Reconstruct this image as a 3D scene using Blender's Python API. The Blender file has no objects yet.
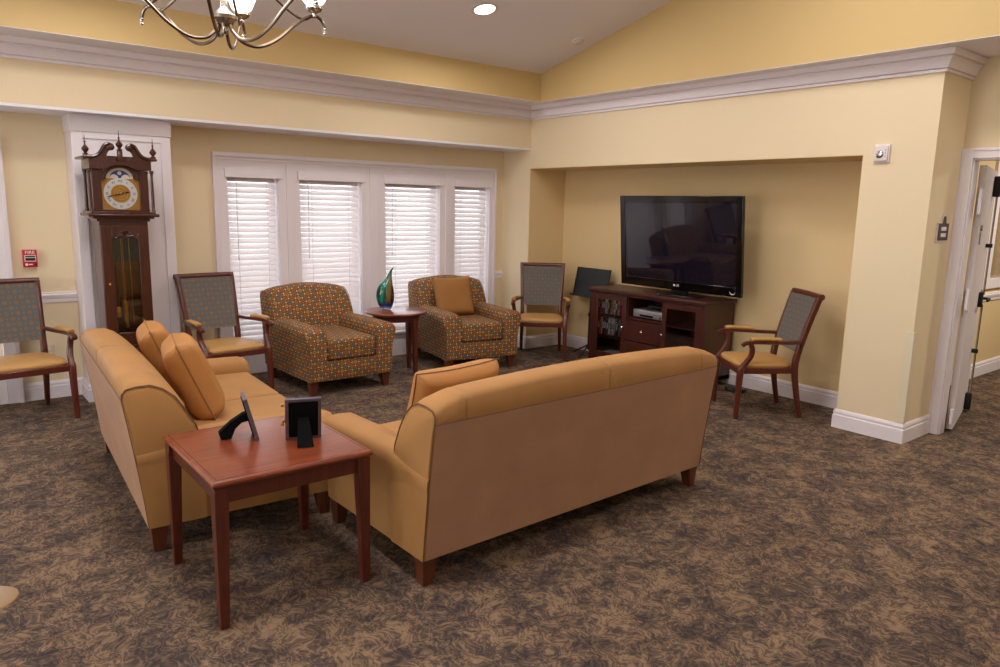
import bpy, bmesh, math, random
from mathutils import Vector, Matrix
PI = math.pi
sc = bpy.context.scene
COL = sc.collection
random.seed(7)
V = Vector

# ------------------------------------------------------------------ materials
def new_mat(name):
    m = bpy.data.materials.new(name); m.use_nodes = True
    nt = m.node_tree; b = nt.nodes['Principled BSDF']
    return m, nt, b

def lin(r, g, b):
    f = lambda c: (c/255/12.92) if c/255 <= .04045 else ((c/255+.055)/1.055)**2.4
    return (f(r), f(g), f(b), 1)

def plain(name, rgb, rough=.6, metal=0, spec=.5, **kw):
    m, nt, b = new_mat(name)
    b.inputs['Base Color'].default_value = lin(*rgb)
    b.inputs['Roughness'].default_value = rough
    b.inputs['Metallic'].default_value = metal
    b.inputs['Specular IOR Level'].default_value = spec
    for k, v in kw.items(): b.inputs[k.replace('_', ' ')].default_value = v
    return m

class NT:
    """tiny node helper"""
    def __init__(s, nt): s.nt = nt
    def n(s, t, **kw):
        x = s.nt.nodes.new(t)
        for k, v in kw.items(): setattr(x, k, v)
        return x
    def link(s, a, b): s.nt.links.new(a, b)
    def put(s, sock, v):
        if isinstance(v, (int, float)): sock.default_value = v
        elif isinstance(v, tuple): sock.default_value = v
        else: s.link(v, sock)
    def math(s, op, a, b=0.0, c=0.0):
        x = s.n('ShaderNodeMath', operation=op)
        s.put(x.inputs[0], a); s.put(x.inputs[1], b); s.put(x.inputs[2], c)
        return x.outputs[0]
    def mix(s, f, a, b, blend='MIX'):
        x = s.n('ShaderNodeMix', data_type='RGBA', blend_type=blend)
        s.put(x.inputs[0], f); s.put(x.inputs[6], a); s.put(x.inputs[7], b)
        return x.outputs[2]
    def noise(s, vec, scale, detail=2, rough=.5, dist=0):
        x = s.n('ShaderNodeTexNoise')
        s.link(vec, x.inputs['Vector'])
        x.inputs['Scale'].default_value = scale; x.inputs['Detail'].default_value = detail
        x.inputs['Roughness'].default_value = rough; x.inputs['Distortion'].default_value = dist
        return x.outputs['Fac']
    def ramp(s, f, stops):
        x = s.n('ShaderNodeValToRGB'); e = x.color_ramp.elements
        e[0].position, e[0].color = stops[0]; e[1].position, e[1].color = stops[-1]
        for p, c in stops[1:-1]:
            k = e.new(p); k.color = c
        s.put(x.inputs[0], f)
        return x.outputs[0]
    def coord(s, k='Object'): return s.n('ShaderNodeTexCoord').outputs[k]
    def mapped(s, vec, scale=(1, 1, 1), rot=(0, 0, 0)):
        x = s.n('ShaderNodeMapping'); s.link(vec, x.inputs[0])
        x.inputs['Scale'].default_value = scale; x.inputs['Rotation'].default_value = rot
        return x.outputs[0]
    def bump(s, h, strength, dist, b):
        x = s.n('ShaderNodeBump'); x.inputs['Strength'].default_value = strength
        x.inputs['Distance'].default_value = dist
        s.link(h, x.inputs['Height']); s.link(x.outputs[0], b.inputs['Normal'])

def paint(name, rgb, rough=.75):
    m, nt, b = new_mat(name); h = NT(nt); c = h.coord()
    n1 = h.noise(c, 1.3, 3); n2 = h.noise(c, 180, 2)
    c0 = lin(*rgb); lo = tuple(x*.95 for x in c0[:3])+(1,)
    h.link(h.mix(n1, lo, c0), b.inputs['Base Color'])
    b.inputs['Roughness'].default_value = rough
    h.bump(n2, .06, .002, b)
    return m

def wood(name, dark, light, rough=.3, coat=.25, axis='X', scale=1.0):
    m, nt, b = new_mat(name); h = NT(nt); c = h.coord()
    s = {'X': (1.2, 14, 14), 'Y': (14, 1.2, 14), 'Z': (14, 14, 1.2)}[axis]
    v = h.mapped(c, tuple(k*scale for k in s))
    n1 = h.noise(v, 2.2, 4, .6, 1.2); n2 = h.noise(v, 9, 3, .6)
    f = h.math('ADD', h.math('MULTIPLY', n1, .7), h.math('MULTIPLY', n2, .3))
    h.link(h.ramp(f, [(.3, lin(*dark)), (.72, lin(*light))]), b.inputs['Base Color'])
    b.inputs['Roughness'].default_value = rough
    b.inputs['Coat Weight'].default_value = coat; b.inputs['Coat Roughness'].default_value = .15
    return m

def fabric(name, rgb, var=.12, rough=.7, weave=700, spec=.35):
    m, nt, b = new_mat(name); h = NT(nt); c = h.coord()
    n1 = h.noise(c, 5, 3); n2 = h.noise(c, weave, 2)
    c0 = lin(*rgb)
    lo = tuple(x*(1-var) for x in c0[:3])+(1,); hi = tuple(min(1, x*(1+var)) for x in c0[:3])+(1,)
    f = h.math('ADD', h.math('MULTIPLY', n1, .5), h.math('MULTIPLY', n2, .5))
    h.link(h.ramp(f, [(.3, lo), (.7, hi)]), b.inputs['Base Color'])
    b.inputs['Roughness'].default_value = rough; b.inputs['Specular IOR Level'].default_value = spec
    h.bump(n2, .15, .002, b)
    return m

def lattice_fabric(name, su, sv, base, cols, cream, core, size=.30, dot=.13, edge=None):
    """diamond lattice woven into the cloth, laid out by the UV map (metres)"""
    m, nt, b = new_mat(name); h = NT(nt)
    uv = h.n('ShaderNodeSeparateXYZ'); h.link(h.coord('UV'), uv.inputs[0])
    U = h.math('DIVIDE', uv.outputs[0], su); W = h.math('DIVIDE', uv.outputs[1], sv)
    A = h.math('ADD', U, W); B = h.math('SUBTRACT', U, W)
    fa = h.math('ABSOLUTE', h.math('SUBTRACT', h.math('FRACT', A), .5))
    fb = h.math('ABSOLUTE', h.math('SUBTRACT', h.math('FRACT', B), .5))
    mx = h.math('MAXIMUM', fa, fb)
    ia = h.math('FLOOR', A); ib = h.math('FLOOR', B)
    idx = h.math('FRACT', h.math('DIVIDE', h.math('ADD', h.math('ADD', ia, h.math('MULTIPLY', ib, 2.0)), 300.5), float(len(cols))))
    stops = [(k/len(cols), lin(*c)) for k, c in enumerate(cols)]
    r = h.n('ShaderNodeValToRGB'); r.color_ramp.interpolation = 'CONSTANT'; e = r.color_ramp.elements
    e[0].position, e[0].color = stops[0]; e[1].position, e[1].color = stops[-1]
    for p_, c_ in stops[1:-1]:
        k = e.new(p_); k.color = c_
    h.link(idx, r.inputs[0])
    col = h.mix(h.math('LESS_THAN', mx, size), lin(*base), r.outputs[0])
    if edge: # thin outline round each diamond
        ring = h.math('MULTIPLY', h.math('GREATER_THAN', mx, size), h.math('LESS_THAN', mx, size+.06))
        col = h.mix(ring, col, lin(*edge))
    col = h.mix(h.math('LESS_THAN', mx, size*.34), col, lin(*core))
    # small cream dots where the lattice lines cross
    ca = h.math('SUBTRACT', .5, fa); cb = h.math('SUBTRACT', .5, fb)
    col = h.mix(h.math('LESS_THAN', h.math('MAXIMUM', ca, cb), dot), col, lin(*cream))
    n2 = h.noise(h.coord(), 500, 2)
    col = h.mix(h.math('MULTIPLY', n2, .35), col, lin(60, 45, 30))
    h.link(col, b.inputs['Base Color'])
    b.inputs['Roughness'].default_value = .8; b.inputs['Specular IOR Level'].default_value = .3
    h.bump(n2, .15, .002, b)
    return m

def carpet_mat():
    m, nt, b = new_mat('leaf_carpet'); h = NT(nt); c = h.coord()
    wn = h.n('ShaderNodeTexNoise'); h.link(c, wn.inputs['Vector']); wn.inputs['Scale'].default_value = 6; wn.inputs['Detail'].default_value = 2
    warp = h.n('ShaderNodeVectorMath', operation='MULTIPLY_ADD')
    h.link(wn.outputs['Color'], warp.inputs[0]); warp.inputs[1].default_value = (.16, .16, 0); h.link(c, warp.inputs[2])
    wv = h.n('ShaderNodeTexWave'); h.link(warp.outputs[0], wv.inputs['Vector'])
    wv.inputs['Scale'].default_value = 9.5; wv.inputs['Distortion'].default_value = 15
    wv.inputs['Detail'].default_value = 2; wv.inputs['Detail Scale'].default_value = 2.4; wv.inputs['Detail Roughness'].default_value = .62
    big = h.noise(warp.outputs[0], 5.5, 3, .55)
    huge = h.noise(c, 1.6, 2, .5)
    mid = h.noise(warp.outputs[0], 22, 3, .6)
    pile = h.noise(c, 330, 2, .7)
    f = h.math('ADD', h.math('MULTIPLY', wv.outputs['Fac'], .21), h.math('MULTIPLY', big, .75))
    f = h.math('ADD', f, h.math('MULTIPLY', mid, .58))
    f = h.math('ADD', f, h.math('MULTIPLY', huge, .12))
    f = h.math('ADD', f, h.math('MULTIPLY', h.math('SUBTRACT', pile, .5), .22))
    f = h.math('SUBTRACT', f, .32)
    col = h.ramp(f, [(.24, lin(58, 51, 50)), (.39, lin(78, 65, 59)), (.52, lin(100, 82, 69)), (.64, lin(130, 106, 83)), (.82, lin(144, 119, 93))])
    h.link(col, b.inputs['Base Color'])
    b.inputs['Roughness'].default_value = .95; b.inputs['Specular IOR Level'].default_value = .15
    h.bump(h.math('ADD', pile, h.math('MULTIPLY', f, .6)), .5, .006, b)
    return m

def emit(name, rgb, s):
    m, nt, b = new_mat(name)
    b.inputs['Base Color'].default_value = lin(*rgb)
    b.inputs['Emission Color'].default_value = lin(*rgb); b.inputs['Emission Strength'].default_value = s
    return m

def glass(name, refl=.10):
    m, nt, b = new_mat(name); h = NT(nt); nt.nodes.remove(b)
    out = nt.nodes['Material Output']
    tr = h.n('ShaderNodeBsdfTransparent'); tr.inputs[0].default_value = (.93, .95, .95, 1)
    gl = h.n('ShaderNodeBsdfGlossy'); gl.inputs['Roughness'].default_value = .02
    lw = h.n('ShaderNodeLayerWeight'); lw.inputs[0].default_value = .35
    mx = h.n('ShaderNodeMixShader')
    h.link(h.math('ADD', h.math('MULTIPLY', lw.outputs['Fresnel'], .6), refl*.3), mx.inputs[0])
    h.link(tr.outputs[0], mx.inputs[1]); h.link(gl.outputs[0], mx.inputs[2]); h.link(mx.outputs[0], out.inputs[0])
    return m

M = dict(
    cream=paint('cream_wall_paint', (237, 217, 180)),
    gold=paint('gold_wall_paint', (214, 184, 126)),
    alcove=paint('alcove_wall_paint', (229, 201, 150)),
    white=paint('white_trim_paint', (240, 231, 234), .45),
    ceil=paint('ceiling_paint', (244, 240, 244), .9),
    carpet=carpet_mat(),
    tan=fabric('tan_upholstery', (169, 122, 70)),
    tanback=fabric('tan_woven_back', (176, 135, 107), .16, .8, 260),
    pillow=fabric('tan_pillow_cloth', (174, 120, 64)),
    pillowgold=fabric('gold_pillow_cloth', (158, 108, 54)),
    piping=plain('dark_piping', (104, 72, 46), .7),
    seam=plain('tan_seam', (140, 96, 52), .8),
    vinyl=fabric('tan_seat_vinyl', (190, 144, 84), .05, .5, 400),
    diamond=lattice_fabric('diamond_upholstery', .064, .064, (112, 82, 50), [(178, 92, 36), (190, 132, 56), (98, 100, 104), (170, 84, 38), (140, 100, 52)], (232, 208, 164), (110, 72, 38), .30, .115, (142, 108, 64)),
    hexcloth=lattice_fabric('grey_lattice_cloth', .074, .078, (108, 108, 106), [(160, 114, 62), (152, 108, 60)], (128, 127, 123), (140, 98, 54), .17, .09, (126, 118, 104)),
    mahog=wood('mahogany', (70, 27, 18), (108, 46, 28), .32, .3, 'Z'),
    mahogx=wood('mahogany_top', (100, 42, 24), (150, 74, 42), .28, .4, 'X', .8),
    legwood=wood('leg_wood', (74, 34, 18), (116, 58, 30), .4, .2, 'Z'),
    cabinet=wood('cabinet_wood', (48, 18, 13), (84, 35, 24), .36, .2, 'Z'),
    cabtop=wood('cabinet_top_wood', (50, 19, 14), (84, 36, 25), .42, .08, 'Y'),
    edgeshadow=plain('table_edge_shadow', (34, 18, 14), .6),  # dark tone of the shadow drawn round the end table top
    clock=wood('clock_wood', (42, 17, 11), (84, 38, 24), .3, .35, 'Z'),
    clockdark=plain('clock_inside', (46, 26, 18), .5),
    brass=plain('brass', (196, 152, 70), .28, 1),
    brassmatte=plain('brass_plate', (156, 114, 50), .4, .3),
    silver=plain('silvered_ring', (196, 194, 190), .35, .35),
    nickel=plain('brushed_nickel', (176, 166, 154), .25, 1),
    chrome=plain('chrome', (214, 214, 216), .15, 1),
    black=plain('black_plastic', (14, 14, 15), .35),
    gloss=plain('black_gloss', (8, 8, 9), .08, 0, .6),
    screen=plain('tv_screen', (24, 20, 32), .03, 0, .75),
    matte=plain('matte_black', (30, 32, 36), .55),
    velvet=plain('black_velvet', (12, 12, 14), .9, 0, .1),
    iron=plain('antique_nickel', (128, 114, 102), .24, 1),
    red=plain('alarm_red', (196, 22, 40), .35),
    offwhite=plain('off_white_plastic', (226, 216, 212), .4),
    cream_plastic=plain('cream_plastic', (222, 204, 164), .45),
    guard=plain('corner_guard', (230, 216, 186), .4),
    textwhite=plain('white_print', (240, 236, 236), .5),
    ink=plain('black_print', (22, 18, 20), .5),
    plum=plain('sign_brown', (78, 60, 56), .5),
    blue=plain('moon_blue', (38, 44, 110), .4),
    moon=plain('moon_face', (206, 196, 176), .5),
    glass=glass('clear_glass'),
    slat=plain('blind_slat', (236, 228, 228), .45, 0, .4, Transmission_Weight=0.0),
    shade=emit('lit_shade', (255, 244, 230), 2.5),
    lens=emit('lit_lens', (255, 246, 232), 14.0),
    player=plain('silver_player', (176, 176, 180), .3, .6),
    pewter=plain('pewter_frame', (120, 116, 128), .35, .7),
    rubber=plain('grey_glide', (150, 150, 154), .4, .3),
    discplate=plain('floor_plate', (104, 99, 110), .6, 0),
    discrim=plain('floor_plate_rim', (150, 116, 78), .4, .4),
)

# ------------------------------------------------------------------ mesh helpers
def box(bm, x0, x1, y0, y1, z0, z1, bevel=0, seg=2):
    r = bmesh.ops.create_cube(bm, size=1)
    vs = r['verts']
    for v in vs:
        v.co = V(((x0+x1)/2+v.co.x*(x1-x0), (y0+y1)/2+v.co.y*(y1-y0), (z0+z1)/2+v.co.z*(z1-z0)))
    if bevel > 0:
        es = list({e for v in vs for e in v.link_edges})
        r2 = bmesh.ops.bevel(bm, geom=es, offset=bevel, segments=seg, affect='EDGES', profile=.5)
        vs = list({v for f in r2['faces'] for v in f.verts} | {v for v in vs if v.is_valid})
    return vs

def loft(bm, rings, caps=True, closed=True):
    R = [[bm.verts.new(V(q)) for q in r] for r in rings]
    n = len(R[0])
    for a, b in zip(R[:-1], R[1:]):
        for i in range(n if closed else n-1):
            j = (i+1) % n
            try: bm.faces.new((a[i], a[j], b[j], b[i]))
            except ValueError: pass
    if caps:
        for r in (R[0], R[-1]):
            try: bm.faces.new(r)
            except ValueError: pass
    return R

def ring(c, t, up, rx, ry, n=10, square=False, ph=0):
    t = V(t).normalized(); s = t.cross(V(up))
    if s.length < 1e-5: s = t.cross(V((1, .3, 0)))
    s.normalize(); w = s.cross(t).normalized()
    if square:
        k = .32
        pts = [(1, -1+k), (1, 1-k), (1-k, 1), (-1+k, 1), (-1, 1-k), (-1, -1+k), (-1+k, -1), (1-k, -1)]
        return [V(c)+s*(a*rx)+w*(b*ry) for a, b in pts]
    return [V(c)+s*math.cos(2*PI*i/n+ph)*rx+w*math.sin(2*PI*i/n+ph)*ry for i in range(n)]

def tube(bm, pts, r, up=(0, 0, 1), n=8, square=False):
    """sweep an oval or chamfered square along pts; r is number, pair or list of them"""
    P = [V(q) for q in pts]; rings = []
    for i, q in enumerate(P):
        t = (P[min(i+1, len(P)-1)]-P[max(i-1, 0)])
        k = r[i] if isinstance(r, list) else r
        rx, ry = k if isinstance(k, tuple) else (k, k)
        rings.append(ring(q, t, up, rx, ry, n, square))
    loft(bm, rings)

def smooth_path(pts, k=6):
    P = [V(q) for q in pts]; out = []
    for i in range(len(P)-1):
        p0 = P[max(i-1, 0)]; p1 = P[i]; p2 = P[i+1]; p3 = P[min(i+2, len(P)-1)]
        for j in range(k):
            t = j/k
            out.append(.5*((2*p1)+(p2-p0)*t+(2*p0-5*p1+4*p2-p3)*t*t+(3*p1-p0-3*p2+p3)*t**3))
    out.append(P[-1]); return out

def lathe(bm, prof, c=(0, 0, 0), n=20, axis='Z', sx=1, sy=1):
    rings = []
    for r, z in prof:
        q = []
        for i in range(n):
            a = 2*PI*i/n; x, y = max(r, 1e-4)*math.cos(a)*sx, max(r, 1e-4)*math.sin(a)*sy
            q.append(V(c)+(V((x, y, z)) if axis == 'Z' else V((x, -z, y)) if axis == 'Y' else V((z, x, y))))
        rings.append(q)
    loft(bm, rings)

def prism(bm, pts, axis, a, b):
    """extrude a 2D outline between a and b along axis"""
    f = {'X': lambda u, v, w: (w, u, v), 'Y': lambda u, v, w: (u, w, v), 'Z': lambda u, v, w: (u, v, w)}[axis]
    loft(bm, [[f(u, v, a) for u, v in pts], [f(u, v, b) for u, v in pts]])

def sweep(bm, prof, path, closed_prof=True):
    """mitred sweep of (d, z) along an xy path, d to the right-hand side of travel"""
    P = [V((x, y)) for x, y in path]; rings = []
    for i, q in enumerate(P):
        d1 = (q-P[i-1]).normalized() if i > 0 else (P[1]-q).normalized()
        d2 = (P[i+1]-q).normalized() if i < len(P)-1 else d1
        n1 = V((d1.y, -d1.x)); n2 = V((d2.y, -d2.x))
        m = (n1+n2); m = m/max(m.dot(n1), 1e-4) if m.length > 1e-4 else n1
        rings.append([V((q.x+m.x*d, q.y+m.y*d, z)) for d, z in prof])
    loft(bm, rings)

def box_uv(me):
    uv = me.uv_layers.new(name='UVMap')
    for f in me.polygons:
        n = f.normal; a = max(range(3), key=lambda k: abs(n[k]))
        for li in f.loop_indices:
            c = me.vertices[me.loops[li].vertex_index].co
            uv.data[li].uv = (c.y, c.z) if a == 0 else (c.x, c.z) if a == 1 else (c.x, c.y)

def obj(name, bm, mat, parent=None, smooth=True, bevel=0, sub=0, angle=38):
    bmesh.ops.recalc_face_normals(bm, faces=bm.faces)
    me = bpy.data.meshes.new(name); bm.to_mesh(me); bm.free()
    box_uv(me)
    o = bpy.data.objects.new(name, me); COL.objects.link(o)
    me.materials.append(M[mat] if isinstance(mat, str) else mat)
    if smooth:
        for p in me.polygons: p.use_smooth = True
        if not sub:
            try: me.set_sharp_from_angle(angle=math.radians(angle))
            except Exception: pass
    if bevel:
        b = o.modifiers.new('bevel', 'BEVEL'); b.width = bevel; b.segments = 2; b.limit_method = 'ANGLE'; b.angle_limit = math.radians(35)
    if sub:
        s = o.modifiers.new('sub', 'SUBSURF'); s.levels = sub; s.render_levels = sub
    if parent: o.parent = parent
    return o

def B(): return bmesh.new()
def boxobj(name, dims, mat, parent=None, bevel=0):
    bm = B(); box(bm, *dims); return obj(name, bm, mat, parent, bevel=bevel)

def tag(o, label, cat, group=None, kind=None):
    o['label'] = label; o['category'] = cat
    if group: o['group'] = group
    if kind: o['kind'] = kind
    return o
def thing(name, label, cat, loc=(0, 0, 0), rz=0, group=None):
    o = bpy.data.objects.new(name, None); COL.objects.link(o); o.empty_display_size = .1
    o.location = loc; o.rotation_euler = (0, 0, rz)
    return tag(o, label, cat, group)
def struct(o, label, cat):
    return tag(o, label, cat, kind='structure')
def copy_tree(o, parent=None):
    c = o.copy(); COL.objects.link(c); c.parent = parent
    for ch in list(o.children): copy_tree(ch, c)
    return c
def text_mesh(name, body, size, mat, parent, mtx, depth=.0008):
    cu = bpy.data.curves.new(name, 'FONT'); cu.body = body; cu.size = size
    cu.align_x = 'CENTER'; cu.align_y = 'CENTER'; cu.extrude = depth
    t = bpy.data.objects.new(name, cu); COL.objects.link(t)
    bpy.context.view_layer.update()
    me = bpy.data.meshes.new_from_object(t.evaluated_get(bpy.context.evaluated_depsgraph_get()))
    bpy.data.objects.remove(t)
    me.transform(mtx); me.materials.clear(); me.materials.append(M[mat])
    o = bpy.data.objects.new(name, me); COL.objects.link(o); o.parent = parent
    return o
# matrix that stands text upright facing -Y / facing -X
FACE_NY = Matrix.Rotation(PI/2, 4, 'X')
FACE_NX = Matrix.Rotation(-PI/2, 4, 'Z') @ Matrix.Rotation(PI/2, 4, 'X')

def pillow_bm(w, h, t, n=16):
    bm = B(); top = {}; bot = {}
    for i in range(n+1):
        for j in range(n+1):
            u = -1+2*i/n; v = -1+2*j/n
            x = w/2*u*(1-.07*(1-v*v)); y = h/2*v*(1-.07*(1-u*u))
            k = (max(0, (1-u**6)*(1-v**6)))**.40
            edge = i in (0, n) or j in (0, n)
            a = bm.verts.new((x, y, t/2*k)); top[i, j] = a
            bot[i, j] = a if edge else bm.verts.new((x, y, -t/2*k))
    for i in range(n):
        for j in range(n):
            bm.faces.new((top[i, j], top[i+1, j], top[i+1, j+1], top[i, j+1]))
            q = (bot[i, j], bot[i, j+1], bot[i+1, j+1], bot[i+1, j])
            if len(set(q)) == 4:
                try: bm.faces.new(q)
                except ValueError: pass
    return bm
def pillow_edge(w, h, n=16):
    pts = []
    f = lambda u, v: (w/2*u*(1-.07*(1-v*v)), h/2*v*(1-.07*(1-u*u)), 0)
    for i in range(n): pts.append(f(-1+2*i/n, -1))
    for i in range(n): pts.append(f(1, -1+2*i/n))
    for i in range(n): pts.append(f(1-2*i/n, 1))
    for i in range(n+1): pts.append(f(-1, 1-2*i/n))
    return pts

# ------------------------------------------------------------------ dimensions of the room
YH, YA, XB, XD, XH = 6.21, 6.68, 5.35, 5.88, 5.81
YC, YR = 2.09, 2.566
ZH, ZC, ZT, ZAL = 2.213, 2.53, 2.67, 2.02
YG, XG = 5.84, 5.145
ZE, SL = 2.945, .241
XL, YB = -4.2, -4.5

# floor and ceilings
struct(boxobj('floor', (XL-.2, 11.2, YB-.2, 7.0, -.1, 0), 'carpet'), 'brown leaf patterned carpet across the whole lounge', 'carpet')
bm = B(); yr = .4; zr = ZE+SL*(YG-yr)
zb = zr-SL*(yr-YB)
prism(bm, [(YG+.1, ZE-SL*.1), (yr, zr), (YB-.2, zb), (YB-.2, zb+.15), (yr, zr+.15), (YG+.1, ZE+.15)], 'X', XL-.2, XG)
struct(obj('ceiling', bm, 'ceil', smooth=False), 'sloping white vaulted ceiling above the lounge', 'ceiling')

# back wall with the window openings
WIN = [(2.19, 2.66), (2.87, 3.52), (3.79, 4.46), (4.66, 5.135)]
LWIN = (-.55, .44)
WZ0, WZ1 = .27, 1.86
bm = B()
xs = [XL]+[a for w in [LWIN]+WIN for a in w]+[XB]
for i in range(0, len(xs), 2): box(bm, xs[i], xs[i+1], YA, YA+.16, 0, ZH)
for w in [LWIN]+WIN:
    box(bm, w[0], w[1], YA, YA+.16, 0, WZ0); box(bm, w[0], w[1], YA, YA+.16, WZ1, ZH)
struct(obj('wall_back', bm, 'cream', smooth=False), 'cream wall holding the row of windows behind the armchairs', 'wall')
bm = B(); box(bm, XL, XB, YH, YA+.16, ZH+.02, ZT)
struct(obj('wall_header', bm, 'cream', smooth=False), 'cream dropped header running above the windows', 'wall')
struct(boxobj('trim_soffit', (XL, XB, YH+.001, YA, ZH, ZH+.02), 'ceil'), 'white underside of the header over the windows', 'trim')
bm = B(); box(bm, XL, XG, YG, YG+.12, ZT, ZE+.1)
struct(obj('wall_upper_back', bm, 'gold', smooth=False), 'gold band of wall above the crown moulding over the windows', 'wall')
bm = B(); box(bm, XL, XB+.05, YG, YH, ZT-.004, ZT-.0005); box(bm, XG, XB+.05, YB, YG, ZT-.004, ZT-.0005)
struct(obj('trim_ledge', bm, 'ceil', smooth=False), 'narrow pale underside between gold wall and crown moulding', 'trim')
# right wall with the alcove
bm = B()
box(bm, XB, XH, YC, YR, 0, ZT)
box(bm, XB, XD+.1, YR, YH, ZAL, ZT)
box(bm, XB, XD+.1, YH, YA+.16, 0, ZT)
struct(obj('wall_right', bm, 'cream', smooth=False), 'cream wall around the television alcove, ending in a corner column', 'wall')
struct(boxobj('wall_alcove', (XD, XD+.1, YR, YH, 0, ZAL), 'alcove'), 'tan back wall of the television alcove', 'wall')
bm = B(); box(bm, XB+.002, XD, YH-.004, YH, 0, ZAL); box(bm, XB+.002, XD, YR, YR+.004, 0, ZAL); box(bm, XB+.002, XD, YR+.004, YH-.004, ZAL-.004, ZAL)
struct(obj('wall_alcove_return', bm, 'alcove', smooth=False), 'tan side return and top of the television alcove', 'wall')
# gold gable above
bm = B(); f = lambda y: (ZE+SL*(YG-y)) if y >= yr else (zr-SL*(yr-y))
prism(bm, [(YG+.12, ZT), (YG+.12, ZE), (yr, zr+.1), (YB-.2, f(YB-.2)+.1), (YB-.2, ZT)], 'X', XG, XG+.12)
struct(obj('wall_gable', bm, 'gold', smooth=False), 'gold gable wall rising to the sloped ceiling above the television alcove', 'wall')
# hall beyond the column: wall with doorway, low ceiling
DY0, DY1, DZ = 1.08, 2.02, 2.0
bm = B()
box(bm, XH, XH+.09, DY1, YC, 0, ZT); box(bm, XH, XH+.09, YB, DY0, 0, ZT); box(bm, XH, XH+.09, DY0, DY1, DZ, ZT)
box(bm, XH, XH+.09, YC, YR, 0, ZT)
struct(obj('wall_hall', bm, 'cream', smooth=False), 'cream wall with the open white door at the right edge', 'wall')
struct(boxobj('ceiling_hall', (XB+.05, 11, YB, 2.72, ZT, ZT+.05), 'ceil'), 'flat grey ceiling strip over the doorway', 'ceiling')
bm = B(); WX0, WX1, WBZ0, WBZ1 = 8.22, 9.5, 1.0, 2.06
box(bm, XD+.1, WX0, 2.62, 2.72, 0, ZT); box(bm, WX1, 11, 2.62, 2.72, 0, ZT)
box(bm, WX0, WX1, 2.62, 2.72, 0, WBZ0); box(bm, WX0, WX1, 2.62, 2.72, WBZ1, ZT)
struct(obj('wall_beyond', bm, 'alcove', smooth=False), 'tan wall of the room seen through the open door', 'wall')
struct(boxobj('wall_far', (11, 11.1, YB, 2.72, 0, ZT), 'alcove'), 'far tan wall of the room beyond the door', 'wall')
# unseen left and rear walls close the lounge; openings in the left wall let daylight in
bm = B(); LO = [(.4, 2.1), (3.0, 4.7)]
xs = [YB]+[a for w in LO for a in w]+[YA+.16]
for i in range(0, len(xs), 2): box(bm, XL-.15, XL, xs[i], xs[i+1], 0, 4.4)
for w in LO: box(bm, XL-.15, XL, w[0], w[1], 0, .3); box(bm, XL-.15, XL, w[0], w[1], 2.2, 4.4)
struct(obj('wall_left', bm, 'cream', smooth=False), 'cream left wall of the lounge', 'wall')
bm = B(); RO = []
xs = [XL]+[a for w in RO for a in w]+[11]
for i in range(0, len(xs), 2): box(bm, xs[i], xs[i+1], YB-.15, YB, 0, 4.4)
for w in RO: box(bm, w[0], w[1], YB-.15, YB, 0, .3); box(bm, w[0], w[1], YB-.15, YB, 2.2, 4.4)
struct(obj('wall_rear', bm, 'cream', smooth=False), 'cream rear wall of the lounge behind the viewer', 'wall')

# crown moulding and baseboards
crown = [(0, ZC), (.018, ZC), (.020, ZC+.016), (.010, ZC+.021), (.026, ZC+.025), (.030, ZC+.040), (.036, ZC+.058), (.050, ZC+.078), (.062, ZC+.086), (.052, ZC+.092), (.070, ZC+.097), (.078, ZC+.112), (.080, ZT-.0045), (0, ZT-.0045)]
bm = B(); sweep(bm, crown, [(XL, YH), (XB, YH), (XB, YC), (XH, YC)])
struct(obj('trim_crown', bm, 'white', angle=25), 'white crown moulding running round above the alcove and windows', 'trim')
base = [(0, 0), (.018, 0), (.018, .098), (.013, .104), (.013, .116), (.016, .120), (.012, .134), (.006, .142), (0, .142)]
bm = B(); sweep(bm, base, [(.545, YA), (.965, YA), (.965, 6.386), (1.665, 6.386), (1.665, YA), (2.07, YA)])
struct(obj('baseboard_left', bm, 'white', angle=25), 'white baseboard around the pillar behind the clock', 'baseboard')
bm = B(); sweep(bm, base, [(5.225, YA), (XB, YA), (XB, YH-.004), (XD, YH-.004), (XD, YR+.004), (XB, YR+.004), (XB, YC), (XH, YC)])
struct(obj('baseboard_right', bm, 'white', angle=25), 'white baseboard around the alcove and corner column', 'baseboard')
rail = [(0, .775), (.012, .775), (.014, .80), (.022, .812), (.026, .835), (.016, .842), (.016, .852), (0, .855)]
bm = B(); sweep(bm, rail, [(.545, YA), (.965, YA)]); struct(obj('trim_1', bm, 'white', angle=25), 'short white chair rail beside the clock pillar', 'trim')
bm = B(); sweep(bm, rail, [(5.225, YA), (XB, YA)]); struct(obj('trim_2', bm, 'white', angle=25), 'short white chair rail at the corner right of the windows', 'trim')
bm = B(); sweep(bm, rail, [(XD+.1, 2.62), (11, 2.62)]); struct(obj('trim_3', bm, 'white', angle=25), 'white chair rail in the room beyond the door', 'trim')
bm = B(); sweep(bm, base, [(XD+.1, 2.62), (11, 2.62)]); struct(obj('baseboard_beyond', bm, 'white', angle=25), 'white baseboard in the room beyond the door', 'baseboard')

# white panelled pillar behind the clock
bm = B()
box(bm, .965, 1.665, 6.40, YA, 0, ZH); 
for x0, x1 in ((.965, 1.04), (1.59, 1.665)): box(bm, x0, x1, 6.386, 6.401, 0, 2.09)
box(bm, 1.04, 1.59, 6.386, 6.401, 2.04, 2.09)
box(bm, .957, 1.673, 6.375, YA, 2.09, ZH)
struct(obj('trim_pillar', bm, 'white', bevel=.003), 'white panelled pillar standing behind the tall clock', 'pillar')

# corner guard on the column
bm = B(); box(bm, XB-.010, XB, YC-.010, YC+.05, .15, .80); box(bm, XB, XB+.05, YC-.010, YC, .15, .80)
struct(obj('trim_guard', bm, 'guard', smooth=False), 'cream plastic corner guard on the lower column edge', 'trim')

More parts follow.
